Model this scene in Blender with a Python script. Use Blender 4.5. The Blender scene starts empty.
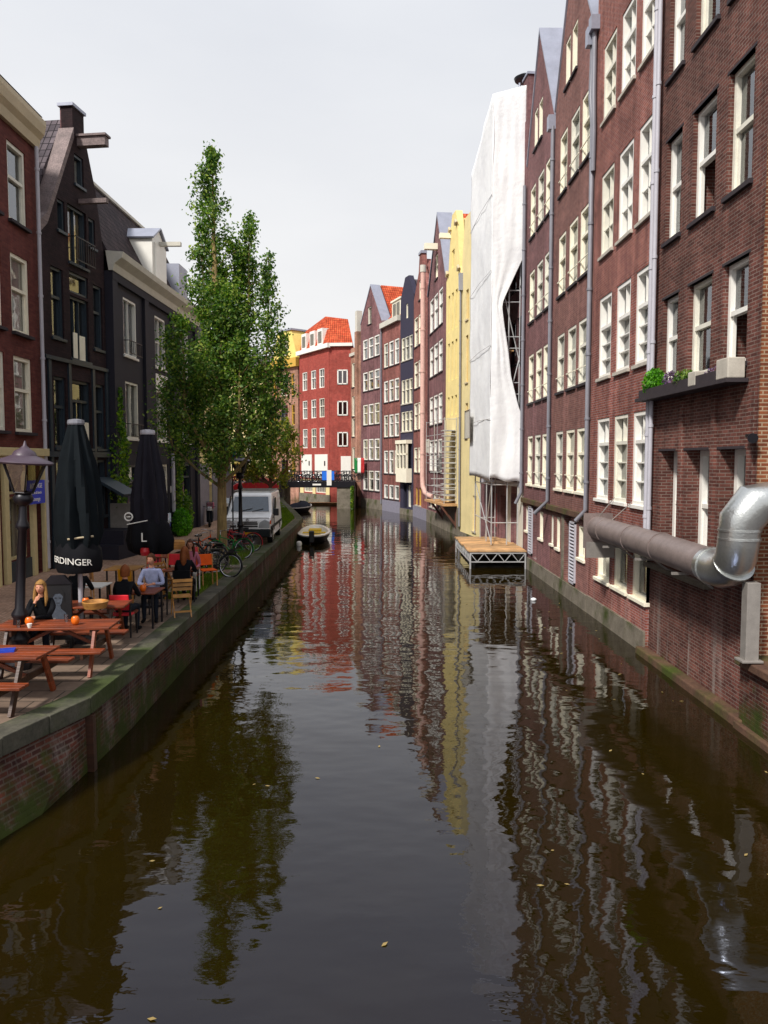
import bpy, bmesh, math, random
from mathutils import Vector, Matrix, noise
from mathutils.geometry import tessellate_polygon
R = math.radians
PI = math.pi
rng = random.Random(11)
scene = bpy.context.scene
COL = scene.collection

# ------------------------------------------------------------------ materials
def lin(h):
    h = h.lstrip('#')
    out = []
    for i in (0, 2, 4):
        c = int(h[i:i+2], 16) / 255
        out.append(c/12.92 if c <= .04045 else ((c+.055)/1.055)**2.4)
    return tuple(out) + (1,)

class NT:
    def __init__(s, name):
        s.m = bpy.data.materials.new(name); s.m.use_nodes = True
        s.t = s.m.node_tree; s.n = s.t.nodes; s.n.clear()
        s.out = s.n.new('ShaderNodeOutputMaterial')
    def new(s, kind, **kw):
        n = s.n.new('ShaderNode' + kind)
        for k, v in kw.items():
            if k.startswith('i_'): n.inputs[k[2:].replace('_', ' ')].default_value = v
            else: setattr(n, k, v)
        return n
    def link(s, a, b): s.t.links.new(a, b)
    def coord(s, mode='Object'):
        return s.new('TexCoord').outputs[mode]
    def noise(s, scale, detail=3, vec=None, rough=.55):
        n = s.new('TexNoise'); n.inputs['Scale'].default_value = scale
        n.inputs['Detail'].default_value = detail; n.inputs['Roughness'].default_value = rough
        if vec is not None: s.link(vec, n.inputs['Vector'])
        return n.outputs['Fac']
    def ramp(s, fac, stops):
        r = s.new('ValToRGB'); el = r.color_ramp.elements
        while len(el) < len(stops): el.new(.5)
        for e, (p, c) in zip(el, stops):
            e.position = p; e.color = c if len(c) == 4 else tuple(c)+(1,)
        s.link(fac, r.inputs['Fac']); return r.outputs['Color']
    def mix(s, fac, a, b, blend='MIX'):
        m = s.new('Mix'); m.data_type = 'RGBA'; m.blend_type = blend
        for sock, v in ((m.inputs[0], fac), (m.inputs[6], a), (m.inputs[7], b)):
            if hasattr(v, 'links'): s.link(v, sock)
            else: sock.default_value = v
        return m.outputs[2]
    def math(s, op, a, b=0.0, clamp=False):
        m = s.new('Math'); m.operation = op; m.use_clamp = clamp
        for sock, v in ((m.inputs[0], a), (m.inputs[1], b)):
            if hasattr(v, 'links'): s.link(v, sock)
            else: sock.default_value = v
        return m.outputs[0]
    def bsdf(s, color, rough=.6, metal=0., bump=None, bs=.3, bd=.02, spec=.5, coat=0.):
        p = s.new('BsdfPrincipled')
        for sock, v in ((p.inputs['Base Color'], color), (p.inputs['Roughness'], rough)):
            if hasattr(v, 'links'): s.link(v, sock)
            else: sock.default_value = v
        p.inputs['Metallic'].default_value = metal
        p.inputs['Specular IOR Level'].default_value = spec
        p.inputs['Coat Weight'].default_value = coat
        if bump is not None:
            b = s.new('Bump'); b.inputs['Strength'].default_value = bs; b.inputs['Distance'].default_value = bd
            s.link(bump, b.inputs['Height']); s.link(b.outputs[0], p.inputs['Normal'])
        s.link(p.outputs[0], s.out.inputs['Surface']); return p

def mul(c, k): return (c[0]*k, c[1]*k, c[2]*k, 1)

def mat_plain(name, c, rough=.6, metal=0., var=.18, scale=6., bs=.15, coat=0., spec=None):
    if spec is None: spec = .5 if rough < .5 or metal else .15
    t = NT(name); c = lin(c); v = t.coord()
    n = t.noise(scale, 4, v); n2 = t.noise(scale*9, 2, v)
    f = t.mix(.35, n, n2)
    colr = t.ramp(f, [(.3, mul(c, 1-var)), (.7, mul(c, 1+var))])
    t.bsdf(colr, rough, metal, bump=n2, bs=bs, bd=.01, coat=coat, spec=spec)
    return t.m

def mat_brick(name, c1, c2, mortar, bw=.22, rh=.067, ms=.010, moss=0., stain=.45, white=0., mossz=.9, grime=0.):
    t = NT(name); v = t.coord()
    sp = t.new('SeparateXYZ'); t.link(v, sp.inputs[0])
    cb = t.new('CombineXYZ')
    t.link(t.math('ADD', sp.outputs[0], sp.outputs[1]), cb.inputs[0]); t.link(sp.outputs[2], cb.inputs[1])
    b = t.new('TexBrick'); b.inputs['Scale'].default_value = 1.
    b.inputs['Brick Width'].default_value = bw; b.inputs['Row Height'].default_value = rh
    b.inputs['Mortar Size'].default_value = ms; b.inputs['Mortar Smooth'].default_value = .2
    b.inputs['Bias'].default_value = -.1
    t.link(cb.outputs[0], b.inputs['Vector'])
    c1, c2, mortar = lin(c1), lin(c2), lin(mortar)
    b.inputs['Color1'].default_value = c1; b.inputs['Color2'].default_value = c2; b.inputs['Mortar'].default_value = mortar
    # second, irregular tone per patch
    n1 = t.noise(.55, 5, v, .65)
    n2 = t.noise(3.2, 4, v, .6)
    colr = t.mix(1., b.outputs['Color'], t.ramp(n1, [(.28, (1-stain,)*3), (.72, (1+stain*.8,)*3)]), 'MULTIPLY')
    colr = t.mix(1., colr, t.ramp(n2, [(.3, (.8, .8, .82)), (.7, (1.18, 1.15, 1.12))]), 'MULTIPLY')
    pn = t.noise(.33, 2, v, .4)
    colr = t.mix(t.math('MULTIPLY', t.math('SUBTRACT', pn, .56, True), 9., True), colr, t.mix(1., colr, (1.22, 1.2, 1.22, 1), 'MULTIPLY'))
    # vertical streaks of old rain
    mp = t.new('Mapping'); mp.inputs['Scale'].default_value = (2.2, 2.2, .12); t.link(v, mp.inputs['Vector'])
    st = t.noise(1.6, 4, mp.outputs[0])
    colr = t.mix(1., colr, t.ramp(st, [(.35, (1-stain*.8,)*3), (.6, (1., 1., 1.))]), 'MULTIPLY')
    if white:
        wn = t.noise(1.1, 6, mp.outputs[0], .7)
        low = t.math('SUBTRACT', 1.0, t.math('MULTIPLY', sp.outputs[2], .45), True)
        wf = t.math('MULTIPLY', t.math('MULTIPLY', t.math('SUBTRACT', wn, .52, True), 6., True), low, True)
        colr = t.mix(t.math('MULTIPLY', wf, white), colr, lin('#a8a29a'))
    if moss:
        mn = t.noise(1.7, 5, v, .7)
        h = t.math('SUBTRACT', mossz, sp.outputs[2])
        mf = t.math('MULTIPLY', t.math('ADD', t.math('MULTIPLY', h, 1.6), t.math('MULTIPLY', t.math('SUBTRACT', mn, .55), 5.)), moss, True)
        colr = t.mix(mf, colr, t.mix(n2, lin('#262c12'), lin('#434c1e')))
    t.bsdf(colr, .82, bump=t.math('ADD', t.math('MULTIPLY', b.outputs['Fac'], -1.), t.math('MULTIPLY', n2, .6)), bs=.55, bd=.012, spec=.15)
    return t.m

def mat_tiles(name, c1, c2, row=.32, colw=.22):
    t = NT(name); v = t.coord()
    sp = t.new('SeparateXYZ'); t.link(v, sp.inputs[0])
    cb = t.new('CombineXYZ'); t.link(sp.outputs[0], cb.inputs[0]); t.link(sp.outputs[1], cb.inputs[1])
    b = t.new('TexBrick'); b.offset = 0.; b.inputs['Scale'].default_value = 1.
    b.inputs['Brick Width'].default_value = colw; b.inputs['Row Height'].default_value = row
    b.inputs['Mortar Size'].default_value = .018; b.inputs['Mortar Smooth'].default_value = .6
    b.inputs['Color1'].default_value = lin(c1); b.inputs['Color2'].default_value = lin(c2)
    b.inputs['Mortar'].default_value = mul(lin(c1), .3)
    uv = t.coord('UV'); t.link(uv, b.inputs['Vector'])
    n = t.noise(1.4, 4, v)
    colr = t.mix(1., b.outputs['Color'], t.ramp(n, [(.3, (.65, .65, .65)), (.7, (1.25, 1.25, 1.25))]), 'MULTIPLY')
    t.bsdf(colr, .75, bump=t.math('MULTIPLY', b.outputs['Fac'], -1.), bs=1., bd=.04, spec=.12)
    return t.m

def mat_glass(name, tint=(.75, .8, .82)):
    t = NT(name)
    fr = t.new('Fresnel'); fr.inputs['IOR'].default_value = 1.62
    tr = t.new('BsdfTransparent'); tr.inputs['Color'].default_value = tint + (1,)
    gl = t.new('BsdfGlossy'); gl.inputs['Roughness'].default_value = .03
    gl.inputs['Color'].default_value = (.95, .97, 1, 1)
    nb = t.new('Bump'); nb.inputs['Strength'].default_value = .08; nb.inputs['Distance'].default_value = .05
    t.link(t.noise(1.2, 2, t.coord()), nb.inputs['Height']); t.link(nb.outputs[0], gl.inputs['Normal'])
    mx = t.new('MixShader'); t.link(t.math('ADD', t.math('MULTIPLY', fr.outputs[0], 1.25), .06, True), mx.inputs[0])
    t.link(tr.outputs[0], mx.inputs[1]); t.link(gl.outputs[0], mx.inputs[2])
    t.link(mx.outputs[0], t.out.inputs['Surface'])
    return t.m

def mat_leaf(name, c1, c2, c3):
    t = NT(name); g = t.new('NewGeometry'); v = t.coord()
    colr = t.ramp(g.outputs['Random Per Island'], [(.0, lin(c1)), (.55, lin(c2)), (1., lin(c3))])
    colr = t.mix(1., colr, t.ramp(t.noise(.9, 3, v), [(.35, (.65, .7, .7)), (.65, (1.3, 1.25, 1.))]), 'MULTIPLY')
    p = t.new('BsdfPrincipled'); t.link(colr, p.inputs['Base Color']); p.inputs['Roughness'].default_value = .5
    p.inputs['Specular IOR Level'].default_value = .35
    tl = t.new('BsdfTranslucent'); t.link(t.mix(1., colr, (1.1, 1.4, .5, 1), 'MULTIPLY'), tl.inputs['Color'])
    mx = t.new('MixShader'); mx.inputs[0].default_value = .4
    t.link(p.outputs[0], mx.inputs[1]); t.link(tl.outputs[0], mx.inputs[2]); t.link(mx.outputs[0], t.out.inputs['Surface'])
    return t.m

def mat_wood(name, c1, c2, rough=.45, ax=0):
    t = NT(name); v = t.coord()
    mp = t.new('Mapping'); s = [14, 14, 14]; s[ax] = 1.2; mp.inputs['Scale'].default_value = s; t.link(v, mp.inputs['Vector'])
    n = t.noise(1.5, 5, mp.outputs[0], .65)
    colr = t.ramp(n, [(.3, lin(c1)), (.7, lin(c2))])
    gi = t.new('NewGeometry')
    colr = t.mix(1., colr, t.ramp(gi.outputs['Random Per Island'], [(0., (.72, .74, .78)), (1., (1.25, 1.18, 1.1))]), 'MULTIPLY')
    colr = t.mix(1., colr, t.ramp(t.noise(2.5, 4, v), [(.35, (.75, .75, .75)), (.65, (1.15, 1.15, 1.15))]), 'MULTIPLY')
    t.bsdf(colr, rough, bump=n, bs=.4, bd=.01)
    return t.m

def mat_stone(name, c1, c2, moss='#4c5a20', amount=.5, rough=.85):
    t = NT(name); v = t.coord()
    n = t.noise(2.2, 6, v, .65); n3 = t.noise(.8, 5, v, .6); n2 = t.noise(22, 3, v)
    gi = t.new('NewGeometry')
    colr = t.ramp(n, [(.3, lin(c1)), (.7, lin(c2))])
    colr = t.mix(1., colr, t.ramp(gi.outputs['Random Per Island'], [(0., (.8, .8, .8)), (1., (1.2, 1.2, 1.18))]), 'MULTIPLY')
    colr = t.mix(t.math('MULTIPLY', t.math('SUBTRACT', n3, .62-amount*.3, True), 5., True), colr, lin(moss))
    colr = t.mix(1., colr, t.ramp(n2, [(.3, (.8,)*3), (.7, (1.15,)*3)]), 'MULTIPLY')
    t.bsdf(colr, rough, bump=n2, bs=.5, bd=.01, spec=.3)
    return t.m

def mat_paving(name, c1, c2, mortar, bw, rh, ms, ang=0., worn=.25):
    t = NT(name); v = t.coord()
    mp = t.new('Mapping'); mp.inputs['Rotation'].default_value = (0, 0, ang); t.link(v, mp.inputs['Vector'])
    b = t.new('TexBrick'); b.inputs['Scale'].default_value = 1.
    b.inputs['Brick Width'].default_value = bw; b.inputs['Row Height'].default_value = rh
    b.inputs['Mortar Size'].default_value = ms
    b.inputs['Color1'].default_value = lin(c1); b.inputs['Color2'].default_value = lin(c2); b.inputs['Mortar'].default_value = lin(mortar)
    t.link(mp.outputs[0], b.inputs['Vector'])
    n = t.noise(.5, 5, v, .65); n2 = t.noise(7, 4, v)
    colr = t.mix(1., b.outputs['Color'], t.ramp(n, [(.3, (1-worn,)*3), (.7, (1+worn,)*3)]), 'MULTIPLY')
    colr = t.mix(1., colr, t.ramp(n2, [(.3, (.85,)*3), (.7, (1.12,)*3)]), 'MULTIPLY')
    t.bsdf(colr, .8, bump=t.math('MULTIPLY', b.outputs['Fac'], -1.), bs=.5, bd=.01, spec=.35)
    return t.m

M = {}
M['brick_near'] = mat_brick('brick_near', '#56342e', '#774b42', '#7c6c64', ms=.009, moss=.5, white=.8, mossz=.2, stain=.35)
M['brick_pier'] = mat_brick('brick_pier', '#6e3c28', '#8c5234', '#a08a72', ms=.012, stain=.3)
M['brick_red'] = mat_brick('brick_red', '#84493f', '#9e6152', '#9c8480', moss=.45, mossz=.35, white=.5)
M['brick_plum'] = mat_brick('brick_plum', '#7c534c', '#8e635a', '#8e7a76', ms=.007, moss=.4, mossz=.45, stain=.3)
M['brick_plum_dark'] = mat_brick('brick_plum_dark', '#764f50', '#865c5c', '#887674', ms=.007, moss=.4, mossz=.45, stain=.3)
M['brick_shop'] = mat_brick('brick_shop', '#5e302c', '#703e37', '#5a3e3a', ms=.006, stain=.15)
M['brick_black'] = mat_brick('brick_black', '#2d2225', '#3a2a2c', '#2a2224', ms=.006, stain=.2)
M['brick_far'] = mat_brick('brick_far', '#8a544e', '#9c645c', '#907870', ms=.006, moss=.5, mossz=.6)
M['brick_brown'] = mat_brick('brick_brown', '#7c565a', '#8a6464', '#8a7472', ms=.006, moss=.5, mossz=.6)
M['brick_orange'] = mat_brick('brick_orange', '#a87a66', '#b58a76', '#a89082', ms=.006, moss=.5, mossz=.8)
M['brick_bright'] = mat_brick('brick_bright', '#9e463e', '#a9544a', '#94574e', ms=.006, stain=.15)
M['brick_quay'] = mat_brick('brick_quay', '#3f2723', '#65392c', '#5f5048', ms=.012, moss=1., mossz=.75, white=.4, stain=.45)
M['ink'] = mat_plain('dark_blue_render', '#3a3848', .8)
M['charcoal'] = mat_plain('charcoal_render', '#2b2a33', .65, var=.12, scale=1.5)
M['yellow'] = mat_plain('yellow_render', '#e2cf7c', .85, var=.12, scale=1.5)
M['lemon'] = mat_plain('lemon_render', '#ead592', .85, var=.12, scale=1.5)
M['cream'] = mat_plain('cream_render', '#e2d09a', .8, var=.14, scale=1.2)
M['ochre'] = mat_plain('ochre_paint', '#c8a04a', .7)
M['shop_cream'] = mat_plain('shop_cream_paint', '#cdbd8e', .6, var=.1)
M['salmon'] = mat_plain('salmon_paint', '#d2aa9e', .5)
M['lilac'] = mat_plain('grey_render', '#85828e', .8)
M['white'] = mat_plain('white_paint', '#eae7df', .4, var=.06, scale=3)
M['ivory'] = mat_plain('ivory_paint', '#efe8d2', .5, var=.08, scale=3)
M['cornice'] = mat_plain('cornice_paint', '#c3b394', .5, var=.1, scale=2)
M['cornice_white'] = mat_plain('cornice_white_paint', '#c6c2b6', .5, var=.12, scale=2)
M['zinc'] = mat_plain('zinc_sheet', '#9a9dab', .42, metal=.35, var=.15, scale=2)
M['pipe_grey'] = mat_plain('grey_pipe_paint', '#82828a', .45, metal=.1, var=.12, scale=3)
M['pipe_white'] = mat_plain('pale_pipe_paint', '#b4b2ba', .45, var=.1, scale=3)
M['slate'] = mat_plain('dark_sill_stone', '#3a3437', .7)
M['sill'] = mat_plain('sill_stone', '#b5aeA2'.lower(), .7)
M['teal'] = mat_plain('teal_black_paint', '#26323c', .45, var=.2)
M['black'] = mat_plain('black_paint', '#17171a', .45)
M['iron'] = mat_plain('iron_paint', '#1c1a20', .4, metal=.3)
M['darkdoor'] = mat_plain('oxblood_door_paint', '#3e1f24', .5)
M['concrete'] = mat_stone('old_plaster', '#625b50', '#857c6e', '#3c4418', .3)
M['stone'] = mat_stone('coping_stone', '#3c3b33', '#5e5a4e', '#3a4420', .7)
M['ledge'] = mat_stone('mossy_ledge_stone', '#4c362c', '#6e5240', '#3f4a14', .4)
M['tile_red'] = mat_tiles('red_pantiles', '#b4482e', '#c8603e')
M['tile_dark'] = mat_tiles('dark_pantiles', '#4a4348', '#6a6064')
M['tile_brown'] = mat_tiles('brown_tiles', '#332a2e', '#4a3c3e', .26, .22)
M['glass'] = mat_glass('window_glass')
M['curtain'] = mat_plain('curtain_cloth', '#e6e2d6', .9, var=.15, scale=5)
M['curtain_dim'] = mat_plain('dim_curtain_cloth', '#77746c', .9, var=.3, scale=3)
M['curtain_warm'] = mat_plain('warm_curtain_cloth', '#cdb590', .9, var=.2, scale=5)
M['aged_white'] = mat_plain('aged_white_paint', '#dedacb', .5, var=.14, scale=4)
M['wood_red'] = mat_wood('red_stained_wood', '#54230f', '#93431c')
M['wood_dark'] = mat_wood('dark_wood', '#2a1810', '#4a2c1c')
M['wood_pale'] = mat_wood('pale_wood', '#9a6b34', '#c7924e')
M['wood_beam'] = mat_wood('weathered_beam', '#5c4f50', '#8a7a78', .7)
M['planks'] = mat_wood('scaffold_planks', '#a87c50', '#cfa878', .8)
M['steel'] = mat_plain('galvanised_tube', '#c4c4c4', .35, metal=.4)
t = NT('white_tarpaulin'); v = t.coord()
c_ = t.ramp(t.noise(.7, 5, v, .7), [(.3, lin('#e8e8ea')), (.6, lin('#f8f8f8'))])
p_ = t.bsdf(c_, .7, bump=t.noise(3.5, 5, v, .7), bs=.5, bd=.06, spec=.25)
tl_ = t.new('BsdfTranslucent'); tl_.inputs['Color'].default_value = (.85, .87, .9, 1)
mx_ = t.new('MixShader'); mx_.inputs[0].default_value = .10
t.link(p_.outputs[0], mx_.inputs[1]); t.link(tl_.outputs[0], mx_.inputs[2]); t.link(mx_.outputs[0], t.out.inputs['Surface'])
M['sheet'] = t.m
M['fabric_black'] = mat_plain('black_canvas', '#141418', .85)
M['fabric_green'] = mat_plain('green_black_canvas', '#10161a', .85)
M['red'] = mat_plain('red_paint', '#b01822', .4, coat=.2)
M['red_plastic'] = mat_plain('red_chair_plastic', '#c81e2c', .45)
M['orange'] = mat_plain('orange_cloth', '#d8591c', .7)
M['yellow_plastic'] = mat_plain('yellow_chair', '#c88a1c', .5)
M['rubber'] = mat_plain('rubber', '#151515', .8)
M['chrome'] = mat_plain('bare_metal', '#a8a8ac', .25, metal=.9)
M['van_white'] = mat_plain('van_paint', '#efeff0', .3, var=.05, coat=.5)
M['headlight'] = mat_plain('lamp_glass', '#b9bcc0', .12, coat=1.)
M['blue'] = mat_plain('blue_paint', '#1c3fb0', .4, coat=.3)
M['banner_blue'] = mat_plain('banner_blue', '#2f74e0', .6)
M['sign_blue'] = mat_plain('blue_sign', '#2238c4', .45)
M['skin'] = mat_plain('skin', '#c98f74', .55, var=.06)
M['hair_blond'] = mat_plain('blond_hair', '#96703f', .6, var=.35, scale=30)
M['hair_brown'] = mat_plain('brown_hair', '#4a2c1c', .6, var=.3, scale=30)
M['hair_red'] = mat_plain('auburn_hair', '#7a4424', .6, var=.3, scale=30)
M['cloth_black'] = mat_plain('black_wool', '#121317', .9, scale=9, var=.3, bs=.9)
M['cloth_shirt'] = mat_plain('lilac_shirt', '#9aa0c0', .85, scale=9, var=.3, bs=.9)
M['cloth_grey'] = mat_plain('pale_grey_trousers', '#9a9690', .85, scale=9, var=.3, bs=.9)
M['cloth_navy'] = mat_plain('dark_trousers', '#20242e', .9, scale=9, var=.3, bs=.9)
M['cloth_pink'] = mat_plain('pink_top', '#b0687a', .85, scale=9, var=.3, bs=.9)
M['leaf'] = mat_leaf('tree_leaves', '#2e4e1e', '#5a7e38', '#a2b054')
M['leaf_yellow'] = mat_leaf('yellowing_leaves', '#4a5c1c', '#7d8630', '#a89a3c')
M['leaf_ivy'] = mat_leaf('ivy_leaves', '#35561a', '#5a8426', '#98a838')
M['leaf_bright'] = mat_leaf('fresh_leaves', '#3c6a18', '#589a24', '#7cc030')
M['leaf_grass'] = mat_leaf('grass_blades', '#3c5a14', '#5c7a1c', '#86902c')
M['flower'] = mat_leaf('purple_flowers', '#4a3c58', '#7a5c90', '#a888b8')
M['leaf_fallen'] = mat_leaf('fallen_leaves', '#8a7a50', '#b5a070', '#c87a4a')
M['bark'] = mat_wood('bark', '#6e5c3c', '#9c8a5c', .9, ax=2)
M['bark_dark'] = mat_wood('dark_bark', '#4a2c22', '#6a4434', .9, ax=2)
M['candle'] = mat_plain('orange_glass', '#e06a14', .3)
M['duct_old'] = mat_plain('weathered_duct', '#8a7c78', .5, metal=.45, var=.25, scale=3)
M['duct_new'] = mat_plain('bright_duct', '#c4c6c4', .3, metal=.9, var=.12, scale=3, bs=.35)
M['silver'] = mat_plain('grey_steel_post', '#8a847e', .55, metal=.2)
M['lamp_glass'] = mat_glass('lantern_glass', (.8, .78, .6))
M['plum_metal'] = mat_plain('plum_lantern_hood', '#4a3c48', .45, var=.2)
M['green_cloth'] = mat_plain('green_cloth', '#1f7a3c', .8)
M['plate'] = mat_plain('yellow_plate', '#d8a818', .5)

# ------------------------------------------------------------------ mesh helpers
class MB:
    def __init__(s): s.v = []; s.f = []; s.uv = {}
    def add(s, vs, fs):
        o = len(s.v); s.v += [tuple(v) for v in vs]
        for f in fs: s.f.append(tuple(i+o for i in f))
        return s
    def box(s, x0, x1, y0, y1, z0, z1):
        return s.add([(x0,y0,z0),(x1,y0,z0),(x1,y1,z0),(x0,y1,z0),(x0,y0,z1),(x1,y0,z1),(x1,y1,z1),(x0,y1,z1)],
                     [(0,3,2,1),(4,5,6,7),(0,1,5,4),(1,2,6,5),(2,3,7,6),(3,0,4,7)])
    def hexa(s, b, t):            # eight corners: bottom loop, top loop
        return s.add(list(b)+list(t), [(0,3,2,1),(4,5,6,7),(0,1,5,4),(1,2,6,5),(2,3,7,6),(3,0,4,7)])
    def slab(s, a, b, c, d, t):   # four corners, thickness t along the normal (both ways none: upward)
        a, b, c, d = map(Vector, (a, b, c, d)); n = (b-a).cross(d-a).normalized()*t
        return s.hexa((a,b,c,d), (a+n,b+n,c+n,d+n))
    def bar(s, a, b, w, h=None, up=(0,0,1)):
        h = h or w; a = Vector(a); b = Vector(b); d = (b-a).normalized(); u = Vector(up)
        if abs(d.dot(u)) > .98: u = Vector((0,1,0))
        sx = d.cross(u).normalized()*w/2; sz = sx.cross(d).normalized()*h/2
        return s.hexa((a-sx-sz,a+sx-sz,a+sx+sz,a-sx+sz), (b-sx-sz,b+sx-sz,b+sx+sz,b-sx+sz))
    def tube(s, pts, r, n=8, cap=True, closed=False):
        pts = [Vector(p) for p in pts]; m = len(pts)
        rr = r if isinstance(r, (list, tuple)) else [r]*m
        o = len(s.v); prev = None
        for i, p in enumerate(pts):
            if closed: d = (pts[(i+1) % m]-pts[i-1])
            else: d = (pts[min(i+1, m-1)]-pts[max(i-1, 0)])
            d.normalize()
            if prev is None:
                u = Vector((0,0,1)) if abs(d.z) < .9 else Vector((1,0,0))
                a = d.cross(u).normalized()
            else: a = (prev - d*prev.dot(d)).normalized()
            prev = a; b = d.cross(a)
            k = 1.
            if 0 < i < m-1 and not closed:
                c = (pts[i]-pts[i-1]).normalized().dot((pts[i+1]-pts[i]).normalized())
                k = 1
            for j in range(n):
                t = 2*PI*j/n
                s.v.append(tuple(p + (a*math.cos(t) + b*math.sin(t))*rr[i]*k))
        rings = m if closed else m-1
        for i in range(rings):
            for j in range(n):
                a0 = o+i*n+j; a1 = o+i*n+(j+1) % n; b0 = o+((i+1) % m)*n+j; b1 = o+((i+1) % m)*n+(j+1) % n
                s.f.append((a0,a1,b1,b0))
        if cap and not closed:
            s.f.append(tuple(o+j for j in reversed(range(n)))); s.f.append(tuple(o+(m-1)*n+j for j in range(n)))
        return s
    def lathe(s, prof, c=(0,0,0), n=16, rot=0.):
        o = len(s.v); m = len(prof)
        for (r, z) in prof:
            for j in range(n):
                t = 2*PI*j/n+rot; s.v.append((c[0]+r*math.cos(t), c[1]+r*math.sin(t), c[2]+z))
        for i in range(m-1):
            for j in range(n):
                s.f.append((o+i*n+j, o+i*n+(j+1) % n, o+(i+1)*n+(j+1) % n, o+(i+1)*n+j))
        s.f.append(tuple(o+j for j in reversed(range(n)))); s.f.append(tuple(o+(m-1)*n+j for j in range(n)))
        return s
    def prism(s, out, axis, a0, a1):   # outline of 2D points extruded along axis ('x','y','z')
        n = len(out)
        def P(p, a):
            return {'x': (a, p[0], p[1]), 'y': (p[0], a, p[1]), 'z': (p[0], p[1], a)}[axis]
        return s.add([P(p, a0) for p in out]+[P(p, a1) for p in out],
                     [tuple(reversed(range(n))), tuple(range(n, 2*n))] + [(i, (i+1) % n, n+(i+1) % n, n+i) for i in range(n)])
    def xf(s, m, start=0):
        for i in range(start, len(s.v)): s.v[i] = tuple(m @ Vector(s.v[i]))
        return s
    def build(s, name, mat, parent=None, smooth=False, bevel=0., z=0., fix=True, uvroof=False):
        me = bpy.data.meshes.new(name); me.from_pydata(s.v, [], s.f); me.validate()
        if fix:
            bm = bmesh.new(); bm.from_mesh(me); bmesh.ops.recalc_face_normals(bm, faces=bm.faces); bm.to_mesh(me); bm.free()
        mats = mat if isinstance(mat, (list, tuple)) else [mat]
        for m_ in mats: me.materials.append(m_)
        if smooth:
            for p in me.polygons: p.use_smooth = True
            if hasattr(me, 'set_sharp_from_angle'): me.set_sharp_from_angle(angle=R(40))
        if uvroof:
            ul = me.uv_layers.new(name='UVMap')
            for p in me.polygons:
                n = p.normal; h = Vector((-n.y, n.x, 0))
                h = h.normalized() if h.length > 1e-3 else Vector((1,0,0)); w = n.cross(h)
                for li in p.loop_indices:
                    co = me.vertices[me.loops[li].vertex_index].co
                    ul.data[li].uv = (co.dot(h), co.dot(w))
        o = bpy.data.objects.new(name, me); COL.objects.link(o)
        if parent is not None: o.parent = parent
        o.location.z = z
        if bevel:
            b = o.modifiers.new('edge', 'BEVEL'); b.width = bevel; b.segments = 2; b.limit_method = 'ANGLE'
        return o

def tag(o, label=None, cat=None, group=None, kind=None):
    if label: o['label'] = label
    if cat: o['category'] = cat
    if group: o['group'] = group
    if kind: o['kind'] = kind
    return o
def thing(name, label, cat, loc=(0,0,0), rz=0., group=None):
    o = bpy.data.objects.new(name, None); COL.objects.link(o)
    o.location = loc; o.rotation_euler = (0,0,rz); o.empty_display_size = .3
    return tag(o, label, cat, group)
def kids(o): return [c for c in COL.objects if c.parent == o]
def dup(o, parent=None, loc=None, rz=None, label=None, group=None):
    c = o.copy(); COL.objects.link(c); c.parent = parent
    if loc is not None: c.location = loc
    if rz is not None: c.rotation_euler = (0,0,rz)
    if label: c['label'] = label
    if group: c['group'] = group
    for k in kids(o): dup(k, c)
    return c
def text_mesh(txt, size):
    cu = bpy.data.curves.new('lettering', 'FONT'); cu.body = txt; cu.size = size; cu.extrude = .004
    cu.align_x = 'CENTER'; cu.align_y = 'CENTER'
    ob = bpy.data.objects.new('lettering', cu); COL.objects.link(ob)
    dg = bpy.context.evaluated_depsgraph_get(); me = bpy.data.meshes.new_from_object(ob.evaluated_get(dg))
    bpy.data.objects.remove(ob); bpy.data.curves.remove(cu)
    return me
def text_part(txt, size, fn, name, mat, parent):
    me = text_mesh(txt, size)
    bm = bmesh.new(); bm.from_mesh(me)
    bmesh.ops.subdivide_edges(bm, edges=[e for e in bm.edges if e.calc_length() > size*.25], cuts=2)
    for v in bm.verts: v.co = fn(v.co)
    bm.to_mesh(me); bm.free()
    me.materials.clear(); me.materials.append(mat)
    o = bpy.data.objects.new(name, me); COL.objects.link(o); o.parent = parent
    return o

# ------------------------------------------------------------------ camera, light, sky
cam = bpy.data.cameras.new('camera'); co = bpy.data.objects.new('camera', cam); COL.objects.link(co)
cam.sensor_fit = 'VERTICAL'; cam.sensor_height = 36; cam.lens = 27; cam.clip_end = 3000; cam.clip_start = .05
co.location = (0, 0, 4.6)
co.rotation_euler = (R(90) - math.atan(52/768), 0, -math.atan(6/770))
scene.camera = co

SUN_EL, SUN_AZ = R(46), R(217)      # azimuth clockwise from +Y: sun behind the camera, a little left
sd = Vector((math.sin(SUN_AZ)*math.cos(SUN_EL), math.cos(SUN_AZ)*math.cos(SUN_EL), math.sin(SUN_EL)))
sl = bpy.data.lights.new('sun', 'SUN'); sl.energy = 4.4; sl.angle = R(7); sl.color = (1., .96, .9)
so = bpy.data.objects.new('sun', sl); COL.objects.link(so)
so.rotation_euler = sd.to_track_quat('Z', 'Y').to_euler(); so.location = (0, -20, 60)

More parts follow.
